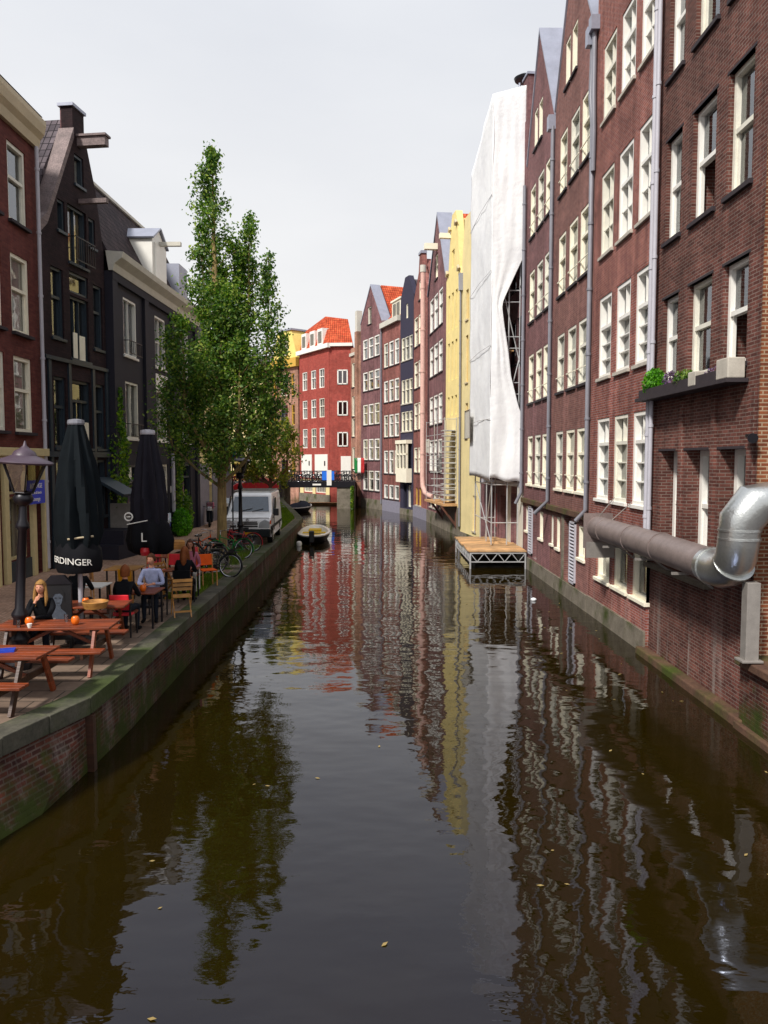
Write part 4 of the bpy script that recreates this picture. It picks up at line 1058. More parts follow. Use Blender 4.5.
# ------------------------------------------------------------------ tarpaulin, scaffold, platform
def cloth(name, pts, nrm, amp, freq, seed, nu=40, nv=60, thick=.012):
    """pts: function (s,t) -> position; displaced along nrm"""
    vs = []; fs = []
    for j in range(nv+1):
        for i in range(nu+1):
            s_, t_2 = i/nu, j/nv; p = pts(s_, t_2)
            k = noise.noise(Vector((s_*freq[0]+seed, t_2*freq[1], seed)))*amp + noise.noise(Vector((s_*freq[0]*2.7, t_2*freq[1]*2.2, seed+5)))*amp*.4
            vs.append(p + nrm*k)
    for j in range(nv):
        for i in range(nu): a = j*(nu+1)+i; fs.append((a,a+1,a+nu+2,a+nu+1))
    m = MB().add(vs, fs)
    return m
def interp(tab, z):
    if z <= tab[0][0]: return tab[0][1]
    for (a, b), (c, d) in zip(tab, tab[1:]):
        if z <= c: return b+(d-b)*(z-a)/(c-a)
    return tab[-1][1]
tarp = thing('tarpaulin', 'tall white tarpaulin wrapped round the scaffold from roof to ground floor', 'tarpaulin', (5.0, 34.0, 3.7))
def tarpart(m, name):
    o = m.build(name, M['sheet'], tarp, smooth=True, fix=False); o.location = -Vector(tarp.location)
    sm = o.modifiers.new('thickness', 'SOLIDIFY'); sm.thickness = .012; return o
def f1(s_, t_):
    p = Vector((4.70,39.6,0)).lerp(Vector((4.93,33.9,0)), s_)
    zt = 18.9+1.3*s_; zb = 3.7+.05*math.sin(s_*5)+.1*(1-s_)
    p.z = zb+(zt-zb)*t_; return p
tarpart(cloth('canal_sheet', f1, Vector((-1,0,0)), .09, (2.0,5.), 3.), 'canal_side_sheet')
edge = [(3.75,1.34),(4.3,1.36),(6.6,1.36),(7.2,1.15),(8.4,.84),(9.5,.72),(10.6,.52),(11.3,.42),(11.6,.46),(12.6,.92),(13.5,1.36),(22,1.37)]
for k_, zz_ in enumerate((6.4, 9.6, 12.8, 16.0)):
    mb = MB().tube([(4.9+.004,33.84,zz_),(4.76,36.5,zz_+.05),(4.66,39.6,zz_)], .012, 5)
    o = mb.build('seam_rope', M['steel'], tarp); o.location = -Vector(tarp.location)
mb = MB().tube([(4.55,38.3,5.7),(4.5,39.9,5.7),(4.5,39.9,7.1),(4.55,38.3,7.1)], .03, 6, closed=True)
o = mb.build('notice_frame', M['silver'], tarp); o.location = -Vector(tarp.location)
o = MB().hexa([(4.56,38.33,5.73),(4.51,39.87,5.73),(4.53,39.87,5.73),(4.58,38.33,5.73)],[(4.56,38.33,7.07),(4.51,39.87,7.07),(4.53,39.87,7.07),(4.58,38.33,7.07)]).build('notice_sheet', M['cornice_white'], tarp); o.location = -Vector(tarp.location)
def f2(s_, t_):
    z = 3.8+(20.2+.35*s_-3.8)*t_; wv = interp(edge, z); 
    x = 4.93+(wv+.05)*s_
    zz = z + (.05*math.sin(s_*9) if t_ < .02 else 0) - s_*.2*(1-t_)
    return Vector((x, 33.9-.05*s_, zz))
tarpart(cloth('end_sheet', f2, Vector((0,-1,0)), .10, (1.8,4.), 8., 30, 80), 'end_sheet')
# rigging line and scaffold
sc = thing('scaffold', 'galvanised tube scaffold standing on the wooden work platform under the tarpaulin', 'scaffold', (5.4, 36.5, .8))
def scp(mb, n, m, **k):
    o = mb.build(n, m, sc, **k); o.location = -Vector(sc.location); return o
for (x, y) in ((5.06,34.15),(5.04,35.6),(5.0,37.4),(4.98,39.3),(5.75,34.15),(5.72,37.4),(6.22,34.1)):
    scp(MB().tube([(x,y,.82),(x,y,19.5)], .03, 8), 'standard', M['steel'], smooth=True)
mb = MB()
for z in (1.8,3.5,5.5,7.5,9.5,11.5,13.5,15.5,17.5):
    for dz in (0, .5) if z > 5 else (0,):
        mb.tube([(5.06,34.15,z+dz),(6.3,34.15,z+dz)], .024, 6); mb.tube([(5.06,34.15,z+dz),(4.98,39.3,z+dz)], .024, 6)
    mb.tube([(5.0,37.4,z),(5.75,37.4,z)], .024, 6)
scp(mb, 'ledger', M['steel'])
mb = MB().tube([(5.06,34.15,.9),(4.98,39.3,3.5)], .024, 6).tube([(5.04,36,.9),(5.06,34.2,3.6)], .024, 6).tube([(5.0,34.12,4),(6.2,34.12,9)], .024, 6).tube([(6.2,34.12,9),(5.0,34.12,14)], .024, 6)
scp(mb, 'brace', M['steel'])
for z in (5.45,9.45,13.45): scp(MB().box(5.1,6.0,34.3,39.3,z-.06,z), 'deck', M['planks'])
pl = thing('work_platform', 'timber-topped work platform on white trusses over the water below the tarpaulin', 'platform', (5.1, 35, 0))
def plp(mb, n, m, **k):
    o = mb.build(n, m, pl, **k); o.location = -Vector(pl.location); return o
x0, y0, x1, y1 = 3.9, 32.2, 6.28, 38.2
mb = MB(); k = 0; y = y0
while y < y1-.1:
    mb.box(x0-.06+rng.uniform(-.03,.03), x1, y, y+.29, .72+rng.uniform(-.008,.008), .78+rng.uniform(-.006,.01)); y += .3
plp(mb, 'planking', M['planks'], bevel=.005)
def truss(mb, a, b, n, zt=.67, zb=.30):
    a = Vector(a); b = Vector(b)
    mb.bar((a.x,a.y,zt),(b.x,b.y,zt),.045).bar((a.x,a.y,zb),(b.x,b.y,zb),.045)
    for i in range(n):
        p = a.lerp(b, i/n); m_ = a.lerp(b, (i+.5)/n); q = a.lerp(b, (i+1)/n)
        mb.bar((p.x,p.y,zt),(m_.x,m_.y,zb),.03).bar((m_.x,m_.y,zb),(q.x,q.y,zt),.03)
    mb.bar((a.x,a.y,zb-.3),(a.x,a.y,zt),.06).bar((b.x,b.y,zb-.3),(b.x,b.y,zt),.06)
mb = MB(); truss(mb, (x0,y0+.03,0), (x1-.05,y0+.03,0), 4); plp(mb, 'truss', M['steel'])
mb = MB(); truss(mb, (x0,y0+.1,0), (x0,y1,0), 9); plp(mb, 'truss', M['steel'])
plp(MB().box(x0+.2,x1-.1,y0+.5,y1-.3,-.12,.12), 'float', M['rubber'])

# salmon vent pipe and scaffold stair further along
t = thing('vent_pipe', 'tall salmon-pink vent pipe running up the wall of the narrow brick house', 'pipe', (3.35, 56.6, 1.9))
pts = [(3.95,55.2,1.95),(3.75,55.6,2.0),(3.45,56.2,2.2),(3.3,56.6,2.7),(3.28,56.8,3.5),(3.28,56.8,18.6)]
tp(MB().tube(pts, .18, 16), 'pipe_run', M['salmon'], t, smooth=True)
for z in (5,8,11,14,17): tp(MB().tube([(3.28,56.8,z),(3.28,56.8,z+.12)], .21, 16), 'pipe_collar', M['salmon'], t, smooth=True)
tp(MB().tube([(3.28,56.8,18.2),(3.28,56.8,18.7)], .22, 16), 'pipe_cap', M['cornice_white'], t, smooth=True)
t = thing('stair_scaffold', 'white scaffold stair tower on a timber balcony in front of the yellow house', 'stair tower', (4.0, 49.5, 1.9))
mb = MB().hexa([(3.2,52.9,1.78),(4.25,53.1,1.78),(4.98,46.9,1.78),(4.0,46.7,1.78)], [(3.2,52.9,1.92),(4.25,53.1,1.92),(4.98,46.9,1.92),(4.0,46.7,1.92)])
tp(mb, 'balcony_deck', M['planks'], t)
tp(MB().bar((3.9,47.2,1.75),(4.85,47.2,.5),.14).bar((4.8,47.2,.4),(4.8,47.2,1.75),.12), 'balcony_bracket', M['bark_dark'], t)
tp(MB().bar((3.6,51,1.75),(4.4,51,.6),.14), 'balcony_bracket', M['bark_dark'], t)
mb = MB()
P4 = [(3.3,52.6),(3.65,49.9),(4.05,47.0)]
for (x,y) in P4: mb.tube([(x,y,1.9),(x,y,7.2)], .025, 6)
for (x,y) in P4: mb.tube([(x+.75,y+.1,1.9),(x+.75,y+.1,7.2)], .025, 6)
for z in (2.4,2.9,4.4,4.9,6.2,7.1):
    for a_, b_ in zip(P4, P4[1:]): mb.tube([(a_[0],a_[1],z),(b_[0],b_[1],z)], .022, 6)
    mb.tube([(4.05,47.0,z),(4.8,47.1,z)], .022, 6)
tp(mb, 'tube_frame', M['steel'], t)
mb = MB()
for k in range(14):
    z = 2.1+k*.33; tp(MB().box(3.95,4.75,47.3,48.5,z,z+.05), 'stair_tread', M['steel'], t)
for k in range(10):
    z = 2.1+k*.42; y = 49.2+k*.3; tp(MB().box(3.55-.03*k,4.3-.05*k,y,y+.25,z,z+.05), 'stair_tread', M['steel'], t)
tp(MB().hexa([(3.28,52.6,5.1),(3.42,51.4,5.1),(3.40,51.4,5.1),(3.26,52.6,5.1)], [(3.28,52.6,6.0),(3.42,51.4,6.0),(3.40,51.4,6.0),(3.26,52.6,6.0)]), 'banner', M['cornice_white'], t)

# tricolour flag
t = thing('flag', 'green white and red tricolour flag on a pole at the bend of the canal', 'flag', (-1.9, 75.6, 4.3))
tp(MB().tube([(-1.55,75.6,3.6),(-2.3,74.9,5.0)], .03, 6), 'flagpole', M['steel'], t)
for k, m_ in enumerate(('green_cloth', 'white', 'red')):
    def ff(s_, t2, k=k): return Vector((-2.35+.34*(k+s_), 75.9-.72*(k+s_), 3.3+1.5*t2))
    o = cloth('flag', ff, Vector((0,-1,0)), .12, (2,2), 4.+k*2, 6, 8).build('flag_stripe', M[m_], t, smooth=True, fix=False); o.location = -Vector(t.location)
    o.modifiers.new('thickness', 'SOLIDIFY').thickness = .01

# ------------------------------------------------------------------ bridge
br = thing('bridge', 'flat dark iron road bridge with railings across the far end of the canal', 'bridge', (-6, 75, 2))
def brp(mb, n, m, **k):
    o = mb.build(n, m, br, **k); o.location = -Vector(br.location); return o
brp(MB().box(-9.2,-2.2,73,78,2.22,2.5), 'deck', M['asphalt'])
brp(MB().box(-9.2,-2.2,72.8,73,2.0,2.56).box(-9.2,-2.2,78,78.2,2.0,2.56), 'girder', M['iron'])
for y in (72.9, 78.1):
    mb = MB()
    for i in range(29): x = -9.2+i*.25; mb.bar((x,y,2.5),(x,y,3.5),.03 if i % 4 else .07)
    for z in (3.5, 3.05, 2.62): mb.bar((-9.2,y,z),(-2.2,y,z),.05)
    brp(mb, 'railing', M['iron'])
brp(MB().box(-3.9,-2.2,72.9,78.1,-.6,2.1), 'abutment', M['concrete'])
brp(MB().box(-9.8,-8.9,72.9,78.1,-.6,2.2), 'abutment', M['concrete'])
brp(MB().box(-6.2,-5.4,72.76,72.8,2.2,2.36), 'height_plate', M['white'])
bn = thing('banner', 'bright blue and white banner hanging on the bridge railing', 'banner', (-4.7,72.8,2.55))
MB().box(-.6,.55,-.03,0,.15,1.0).build('banner_cloth', M['banner_blue'], bn)
MB().box(-.15,.3,-.05,-.03,-.35,1.1).build('white_strip', M['white'], bn)
# cross street railing left of the bridge
rl = MB()
for i in range(20): x = -9.3-i*.6; rl.bar((x,72.2,2.45),(x,72.2,3.45),.05)
rl.bar((-9.3,72.2,3.45),(-20.8,72.2,3.45),.05).bar((-9.3,72.2,2.95),(-20.8,72.2,2.95),.04)
tag(rl.build('street_railing', M['iron']), 'dark iron railing continuing left of the bridge along the cross street', 'railing')

# ------------------------------------------------------------------ trees
def tree(name, label, base, trunk_pts, r0, spires, nleaf, size, leafmat, barkmat, seed):
    q = random.Random(seed); t = thing(name, label, 'tree', base)
    mb = MB(); n = len(trunk_pts)
    mb.tube(trunk_pts, [r0*(1-i/(n-1))**.8*.92+.02 for i in range(n)], 12)
    o = mb.build('trunk', M[barkmat], t, smooth=True)
    lb = MB(); br_ = MB(); tot = sum((z1-z0)*rr for (_,_,z0,z1,rr) in spires)
    for (dx, dy, z0, z1, rr) in spires:
        zr = z0*.55+.6
        root_ = Vector((trunk_pts[1][0], trunk_pts[1][1], max(1.8, zr)))
        top_ = Vector((dx, dy, z1)); midp = Vector((dx*.9, dy*.9, z0+(z1-z0)*.2))
        axis = [root_, root_.lerp(midp, .5)+Vector((0,0,-.1)), midp, midp.lerp(top_, .5)+Vector((q.uniform(-.1,.1),0,0)), top_]
        br_.tube(axis, [.09*rr, .075*rr, .055*rr, .035, .01], 6)
        nb = int((z1-z0)*5.2)
        for b in range(nb):
            f = (b+q.random())/nb; z = z0+(z1-z0)*f
            pr = rr*(math.sin(min(1, f*2.6+.25)*PI/2))*(1-f**1.7)**.75
            pr *= q.choice((1.3, 1.1, .95, .8, .55))
            ang = q.uniform(0, 2*PI); p0 = Vector((dx*min(1,.75+f*.5), dy*min(1,.75+f*.5), z-.25*pr-.2))
            rise = q.uniform(.5, 1.1)
            p1 = p0+Vector((math.cos(ang)*pr, math.sin(ang)*pr, pr*rise))
            br_.tube([p0, p0.lerp(p1, .5)+Vector((0,0,-.06*pr)), p1], [.022, .015, .006], 5)
            cnt = int(nleaf*(z1-z0)*rr/tot/nb)
            pts = []
            for c in range(cnt):
                g = q.random()**.6; pc = p0.lerp(p1, g)
                sp = .08+.14*(1-abs(g-.55))*min(1., pr+.25)
                pts.append((pc.x+q.gauss(0, sp), pc.y+q.gauss(0, sp), pc.z+q.gauss(0, sp*1.2)))
            leaf_quads(lb, pts, size, .2, seed*100+b)
    br_.build('limbs', M[barkmat], t)
    lb.build('crown', M[leafmat], t, fix=False)
    return t
tree('street_tree', 'tall slender green tree with several pointed tops standing on the quay by the white van', (-5.75, 28.2, ZQ),
     [(0,0,0),(.02,0,2),(.05,0,4.5),(0,.05,8),(-.12,0,11),(-.16,0,13.9)], .19,
     [(-.15,0,7.2,14.7,1.1),(-.05,.2,4.8,10.5,1.75),(1.1,.2,6.0,12.4,.85),(1.85,-.2,5.2,10.9,.62),(-1.35,-.3,4.4,8.8,1.0),(.9,-.7,4.0,8.0,1.15),(-.9,.8,3.8,7.4,1.2),(1.6,.7,3.6,7.2,.9),(-2.0,.2,3.4,6.5,.7),(.2,-.9,3.2,5.8,1.0),(.6,.4,8,11.6,.8),(2.3,.1,4.6,8.2,.5),(.2,-.4,5.5,9.5,1.1),(-.6,.3,8.5,12.3,.6)],
     48000, .125, 'leaf', 'bark', 7)
tree('street_tree', 'small yellowing tree with thin reddish trunk on the quay between van and bridge', (-6.85, 49., ZQ),
     [(0,0,0),(0,0,2),(.05,0,4.),(0,0,6.5)], .13,
     [(0,0,2.6,7.4,1.3),(-1.2,.3,2.3,6.6,1.2),(1.2,-.2,2.2,6.0,1.1),(-2.0,0,2.4,5.4,.9)], 9000, .17, 'leaf_yellow', 'bark_dark', 9)

# climbing ivy and shrub on the charcoal house
def climber(name, label, base, path, w, n, size, mat, seed):
    t = thing(name, label, 'plant', base); q = random.Random(seed); mb = MB(); pts = []
    for i in range(n):
        f = q.random(); z = path[0][1]+(path[-1][1]-path[0][1])*f
        ww = interp([(p[1], p[2]) for p in path], z); cx = interp([(p[1], p[0]) for p in path], z)
        pts.append((q.uniform(.02,.28), cx+q.gauss(0, .5)*ww, z))
    leaf_quads(mb, pts, size, .3, seed); mb.build('foliage', M[mat], t, fix=False)
    MB().tube([(.05, p[0], p[1]) for p in path], .03, 6).build('stem', M['bark'], t)
    return t
climber('climbing_plant', 'ivy climbing the corner between the black gabled house and the charcoal house', (-9.9, 28.75, ZQ), [(0,.1,.2),(.2,1.5,.3),(.5,2.7,.9),(.5,4.0,.7),(.3,5.2,.3),(.3,6.2,.15)], 1, 4200, .15, 'leaf_ivy', 21)
climber('climbing_plant', 'thin creeper rising above the green shrub on the charcoal house wall', (-9.5, 36.2, ZQ), [(0,.1,.9),(0,1.5,.5),(.1,3.2,.35),(.1,5.2,.5)], 1, 1500, .12, 'leaf_ivy', 22)
bush('shrub', 'bright green shrub at the foot of the charcoal house', 'shrub', (-9.1,35.6,ZQ), (.4,.9,.75), 1300, .14, 'leaf_bright', 23)
bush('shrub', 'taller loose green shrub rising behind the bright one on the charcoal wall', 'shrub', (-9.2,36.9,ZQ), (.3,.6,1.2), 900, .14, 'leaf_ivy', 29)
climber('climbing_plant', 'ivy hanging at the right end of the bridge', (-2.6, 72.6, -.2), [(0,.1,.6),(0,1.2,.8),(0,2.3,.7)], 1, 900, .2, 'leaf_ivy', 24)

# grass
def grass(name, poly_fn, n, h, seed):
    q = random.Random(seed); mb = MB()
    for i in range(n):
        x, y = poly_fn(q); a = q.uniform(0, 2*PI); w_ = .012; hh = h*q.uniform(.4, 1.2); l = q.uniform(-.5,.5)*hh
        mb.add([(x-w_*math.cos(a),y-w_*math.sin(a),ZQ),(x+w_*math.cos(a),y+w_*math.sin(a),ZQ),(x+l*math.sin(a),y+l*math.cos(a),ZQ+hh)], [(0,1,2)])
    return tag(mb.build(name, M['leaf_grass'], fix=False), kind='stuff')
M['turf'] = mat_plain('turf_soil', '#47501e', .95, var=.35, scale=4)
def g1(q): return (-4.7-abs(q.gauss(0,.35)), q.uniform(19.2,23.5))
def g2(q): return (-4.75-abs(q.gauss(0,.5)), q.uniform(24.5,31.2))
def g3(q):
    y = q.uniform(36.5,63); e = interp([(p[1],p[0]) for p in EDGE], y); return (e-.45-q.random()*1.5*min(1,(y-34)/8), y)
for nm, g_, n_, h_ in (('grass', g1, 9000, .07), ('grass', g2, 12000, .08), ('grass', g3, 26000, .16)): grass(nm, g_, n_, h_, n_)
MB().add([(-5.3,19.2,ZQ+.004),(-4.64,19.2,ZQ+.004),(-4.64,23.6,ZQ+.004),(-5.2,23.6,ZQ+.004)], [(0,1,2,3)]).build('turf', M['turf'], fix=False)['kind'] = 'structure'
MB().add([(-5.7,24.4,ZQ+.004),(-4.66,24.4,ZQ+.004),(-4.72,31.4,ZQ+.004),(-5.6,31.4,ZQ+.004)], [(0,1,2,3)]).build('turf', M['turf'], fix=False)['kind'] = 'structure'
yy = [36.5,46.2,55,63]; ee = [interp([(p[1],p[0]) for p in EDGE], y) for y in yy]
strip('turf', [(e-.4,y) for e,y in zip(ee,yy)], [(e-1.2-.7*(i>0),y) for i,(e,y) in enumerate(zip(ee,yy))], ZQ+.004, M['turf'])
for nm, a in (('pale stone slab lying flat near the quay edge below the red bicycle',(-4.75,24.9,.9,.5)), ('broken kerb stone standing beside the foot of the big tree',(-5.35,25.6,.7,.35))):
    x, y, w_, d_ = a
    tag(MB().box(x-w_/2,x+w_/2,y-d_/2,y+d_/2,ZQ,ZQ+(.06 if 'slab' in nm else .2)).build('paving_stone', M['concrete'], bevel=.02), nm, 'stone')

# ------------------------------------------------------------------ street lamps (crown lanterns)
def lamp():
    t = thing('street_lamp', 'old lantern street lamp with plum hood leaning slightly between two picnic tables', 'street lamp', (-6.05,12.75,ZQ), 0, 'lantern street lamps on the quay')
    MB().lathe([(.20,0),(.20,.12),(.16,.16),(.14,.5),(.17,.55),(.17,.62),(.10,.72),(.09,.95),(.12,1.0),(.12,1.05),(.075,1.15),(.062,2.6),(.10,2.65),(.10,2.7),(.065,2.8),(.055,3.05),(.13,3.12),(.15,3.2),(.11,3.28),(.05,3.34)], (0,0,0), 14).build('post', M['iron'], t, smooth=True)
    mb = MB()
    for k in range(6):
        a = k*PI/3; mb.bar((.15*math.cos(a),.15*math.sin(a),3.3),(.33*math.cos(a),.33*math.sin(a),3.83),.016)
    mb.tube([(.15*math.cos(k*PI/3),.15*math.sin(k*PI/3),3.3) for k in range(6)], .015, 5, closed=True)
    lf = mb.build('lantern_frame', M['iron'], t)
    mb = MB().add([(.145*math.cos(k*PI/3),.145*math.sin(k*PI/3),3.3) for k in range(6)]+[(.32*math.cos(k*PI/3),.32*math.sin(k*PI/3),3.82) for k in range(6)], [(k,(k+1)%6,6+(k+1)%6,6+k) for k in range(6)])
    mb.build('lantern_glass', M['lamp_glass'], lf, fix=False)
    MB().lathe([(.03,3.3),(.045,3.45),(.045,3.6),(.02,3.7)], (0,0,0), 10).build('bulb', M['curtain'], lf, smooth=True)
    MB().lathe([(.40,3.82),(.42,3.85),(.40,3.88),(.28,3.93),(.18,3.98),(.15,4.05),(.08,4.10),(.03,4.16),(.01,4.25)], (0,0,0), 18).build('hood', M['plum_metal'], t, smooth=True)
    return t
l1 = lamp(); l1.rotation_euler = (0, R(3.5), 0); l1.scale = (1.08,1.08,.9)
l2 = dup(l1, None, (-5.45,30.4,ZQ), None, 'dark street lamp standing in front of the white van'); l2.rotation_euler = (0,0,.4)
t = thing('street_sign', 'small teal street sign plate on a thin pole beside the lamp at the van', 'sign', (-5.9,31.2,ZQ))
MB().tube([(0,0,0),(0,0,4.2)], .03, 8).build('pole', M['iron'], t); MB().box(-.35,.15,-.03,-.01,3.5,4.15).build('sign_plate', mat_plain('teal_plate', '#2a6a78', .5), t)

# ------------------------------------------------------------------ furniture
def picnic(label, cx, cy, L, rz=0., group='red-brown picnic tables on the quay'):
    t = thing('picnic_table', label, 'picnic table', (cx, cy, ZQ), rz, group)
    mb = MB()
    for i in range(5): mb.box(-L/2+rng.uniform(-.01,.01), L/2, -.36+i*.146, -.36+i*.146+.136, .72, .76)
    mb.build('tabletop', M['wood_red'], t, bevel=.006)
    for s in (-1, 1):
        mb = MB()
        for i in range(2): y = s*.70-.13+i*.135; mb.box(-L/2, L/2, y, y+.125, .43, .47)
        mb.build('bench', M['wood_red'], t, bevel=.006)
    for sx in (-1, 1):
        x = sx*(L/2-.25)
        for s in (-1, 1): MB().bar((x, s*.28, .71), (x, s*.62, .0), .045, .1).build('leg', M['wood_red'] if rng.random() < .3 else M['wood_dark'], t)
        MB().box(x-.03*sx, x-.075*sx, -.82, .82, .34, .43).box(x-.03*sx, x-.075*sx, -.33, .33, .62, .72).build('crossbeam', M['wood_dark'], t)
    MB().bar((-L/2+.3,0,.38),(0,0,.7),.05).bar((L/2-.3,0,.38),(0,0,.7),.05).build('brace', M['wood_red'], t)
    return t
picnic('red-brown picnic table nearest the camera at the left edge', -5.75, 10.95, 2.05, R(-3))
picnic('red-brown picnic table with a woman leaning on it', -5.38, 12.78, 1.9, R(3))
picnic('red-brown picnic table behind the woman, beside the red chair', -5.55, 14.6, 1.5, R(5))
def small_table(label, x, y, mat, w_=.7, rz=0.):
    t = thing('cafe_table', label, 'table', (x,y,ZQ), rz, 'small cafe tables on the quay')
    MB().box(-w_/2,w_/2,-w_/2,w_/2,.72,.75).build('tabletop', M[mat], t, bevel=.006)
    for a in (-1,1):
        for b in (-1,1): MB().bar((a*w_*.42,b*w_*.42,0),(a*w_*.42,b*w_*.42,.72),.035).build('leg', M['iron'], t)
    return t
small_table('dark red wooden cafe table between the man in the lilac shirt and his companion', -5.02, 16.15, 'wood_red', .8)
small_table('dark red cafe table between the two women farther along', -4.95, 19.35, 'wood_red', .75)
small_table('white cafe table in front of the person in dark clothes near the menu board', -6.35, 16.9, 'white', .7)
small_table('pale wooden cafe table behind the auburn-haired person', -6.5, 19.6, 'wood_pale', .8)
small_table('long brown table with red cloth chairs behind the man', -5.9, 22.2, 'wood_red', .9)

def chair(label, x, y, rz, frame, pad, group='cafe chairs on the quay', cls='cafe_chair'):
    t = thing(cls, label, 'chair', (x,y,ZQ), rz, group)   # faces local -y
    for sx in (-1,1):
        MB().bar((sx*.2,.2,0),(sx*.2,.22,.86),.03).build('leg', M[frame], t)
        MB().bar((sx*.2,-.2,0),(sx*.2,-.18,.44),.03).build('leg', M[frame], t)
    MB().box(-.21,.21,-.2,.2,.43,.465).build('seat', M[pad], t, bevel=.012)
    MB().hexa([(-.2,.19,.55),(.2,.19,.55),(.2,.22,.55),(-.2,.22,.55)], [(-.19,.24,.86),(.19,.24,.86),(.19,.27,.86),(-.19,.27,.86)]).build('backrest', M[pad], t, bevel=.02)
    return t
def folding_chair(label, x, y, rz, group='cafe chairs on the quay'):
    t = thing('folding_chair', label, 'chair', (x,y,ZQ), rz, group)
    for sx in (-1,1):
        MB().bar((sx*.21,-.24,0),(sx*.21,.24,.9),.022,.04).build('leg', M['wood_pale'], t)
        MB().bar((sx*.18,.26,0),(sx*.18,-.2,.45),.022,.04).build('leg', M['wood_pale'], t)
    mb = MB()
    for k in range(6): mb.box(-.2,.2,-.2+k*.068,-.2+k*.068+.055,.44,.46)
    mb.build('seat', M['wood_pale'], t)
    mb = MB()
    for k in range(3): mb.box(-.21,.21,.165+k*.045,.185+k*.045,.6+k*.1,.67+k*.1)
    mb.build('backrest', M['wood_pale'], t)
    MB().box(-.2,.2,.14,.16,.1,.14).build('stretcher', M['wood_pale'], t)
    return t
chair('red chair with the auburn-haired person sitting on it', -5.08, 15.2, PI, 'iron', 'red_plastic')
chair('dark chair under the man in the lilac shirt', -4.98, 17.05, 0, 'iron', 'cloth_black')
folding_chair('slatted wooden folding chair standing empty beside the man in the lilac shirt', -4.42, 17.15, R(200))
chair('black chair under the long-haired person in black', -4.72, 18.55, PI, 'iron', 'cloth_black')
chair('white metal chair under the woman farthest along the terrace', -5.0, 20.3, 0, 'white', 'orange')
chair('empty bright orange chair behind the farthest woman', -4.75, 21.3, R(30), 'wood_pale', 'orange')
chair('empty red chair to the left of the farthest woman', -5.75, 21.3, R(-10), 'wood_pale', 'red_plastic')
chair('second empty red chair, at the left end of the long brown table', -6.35, 21.6, R(10), 'wood_pale', 'red_plastic')
chair('yellow wooden chair behind the auburn-haired person', -6.05, 18.7, R(160), 'wood_pale', 'yellow_plastic')
chair('black chair under the person in dark clothes by the menu board', -6.3, 16.0, PI, 'iron', 'cloth_black')

cnt_c = [('orange glass candle holder nearest the blond woman', -5.78, 12.62, .76), ('orange glass candle holder at the right end of the blond woman\'s table', -5.05, 12.7, .76),
         ('orange glass candle holder on the picnic table behind', -5.52, 14.4, .76), ('orange glass candle holder in front of the man in the lilac shirt', -4.93, 16.0, .75)]
for lb_, x, y, z in cnt_c:
    o = MB().lathe([(.03,0),(.055,.02),(.07,.07),(.06,.12),(.045,.14)], (0,0,0), 14).build('candle_holder', M['candle'], smooth=True); o.location = (x,y,ZQ+z+.001)
    tag(o, lb_, 'candle holder', 'orange candle holders on the tables')
for lb_, x, y, mt in (('clear glass in front of the blond woman', -5.9, 12.5, 'glass'), ('drinking glass beside the parasol pole on the table', -5.3, 12.95, 'glass'), ('white cup on the blond woman\'s table', -5.7, 12.45, 'white')):
    o = MB().lathe([(.03,0),(.032,.1),(.036,.12)] if mt == 'glass' else [(.025,0),(.04,.05),(.042,.07)], (0,0,0), 12).build('cup' if mt == 'white' else 'drinking_glass', M[mt], smooth=True); o.location = (x,y,ZQ+.761); tag(o, lb_, 'cup' if mt == 'white' else 'glass')
o = MB().box(-.13,.13,-.09,.09,0,.03).build('book', M['blue']); o.location = (-5.35,10.9,ZQ+.761); o.rotation_euler.z = .3; tag(o, 'blue menu booklet lying on the nearest picnic table', 'booklet')
o = MB().lathe([(.2,0),(.24,.12),(.22,.13),(.19,.02)], (0,0,0), 18).build('basket', M['wood_pale'], smooth=True); o.location = (-5.25,14.15,ZQ+.761); tag(o, 'round wicker basket on the picnic table behind the blond woman', 'basket')

# menu board with a dark portrait poster
t = thing('menu_board', 'black standing board with a grey portrait poster beside the blond woman', 'board', (-5.95,14.2,ZQ), R(8))
MB().box(-.24,.24,-.03,.03,.15,1.2).box(-.24,-.2,-.1,.1,0,.15).box(.2,.24,-.1,.1,0,.15).build('board', M['black'], t, bevel=.01)
MB().prism([(-.26,1.2),(.26,1.2),(.12,1.36),(-.12,1.36)], 'y', -.05, .05).build('board_top', M['iron'], t)
mb = MB()
face = [(0.10*math.cos(a)*(1 if math.sin(a) > 0 else .8), .93+.14*math.sin(a)) for a in [k*2*PI/20 for k in range(20)]]
mb.prism(face, 'y', -.036, -.031); mb.prism([(-.17,.5),(.17,.5),(.14,.66),(.05,.74),(.04,.8),(-.04,.8),(-.05,.74),(-.14,.66)], 'y', -.036, -.031)
mb.build('portrait', mat_plain('grey_print', '#4c525c', .6, var=.4, scale=14), t)
mb = MB().prism([(-.12,.88),(-.11,1.05),(-.05,1.11),(.06,1.11),(.12,1.04),(.12,.86),(.085,.98),(.04,1.03),(-.05,1.02),(-.085,.97)], 'y', -.04, -.0365)
for x_ in (-.04,.04): mb.box(x_-.016,x_+.016,-.04,-.0365,.935,.95)
mb.box(-.03,.03,-.04,-.0365,.845,.857)
mb.build('portrait_features', M['black'], t)  # hair, eyes and mouth of the portrait, printed black

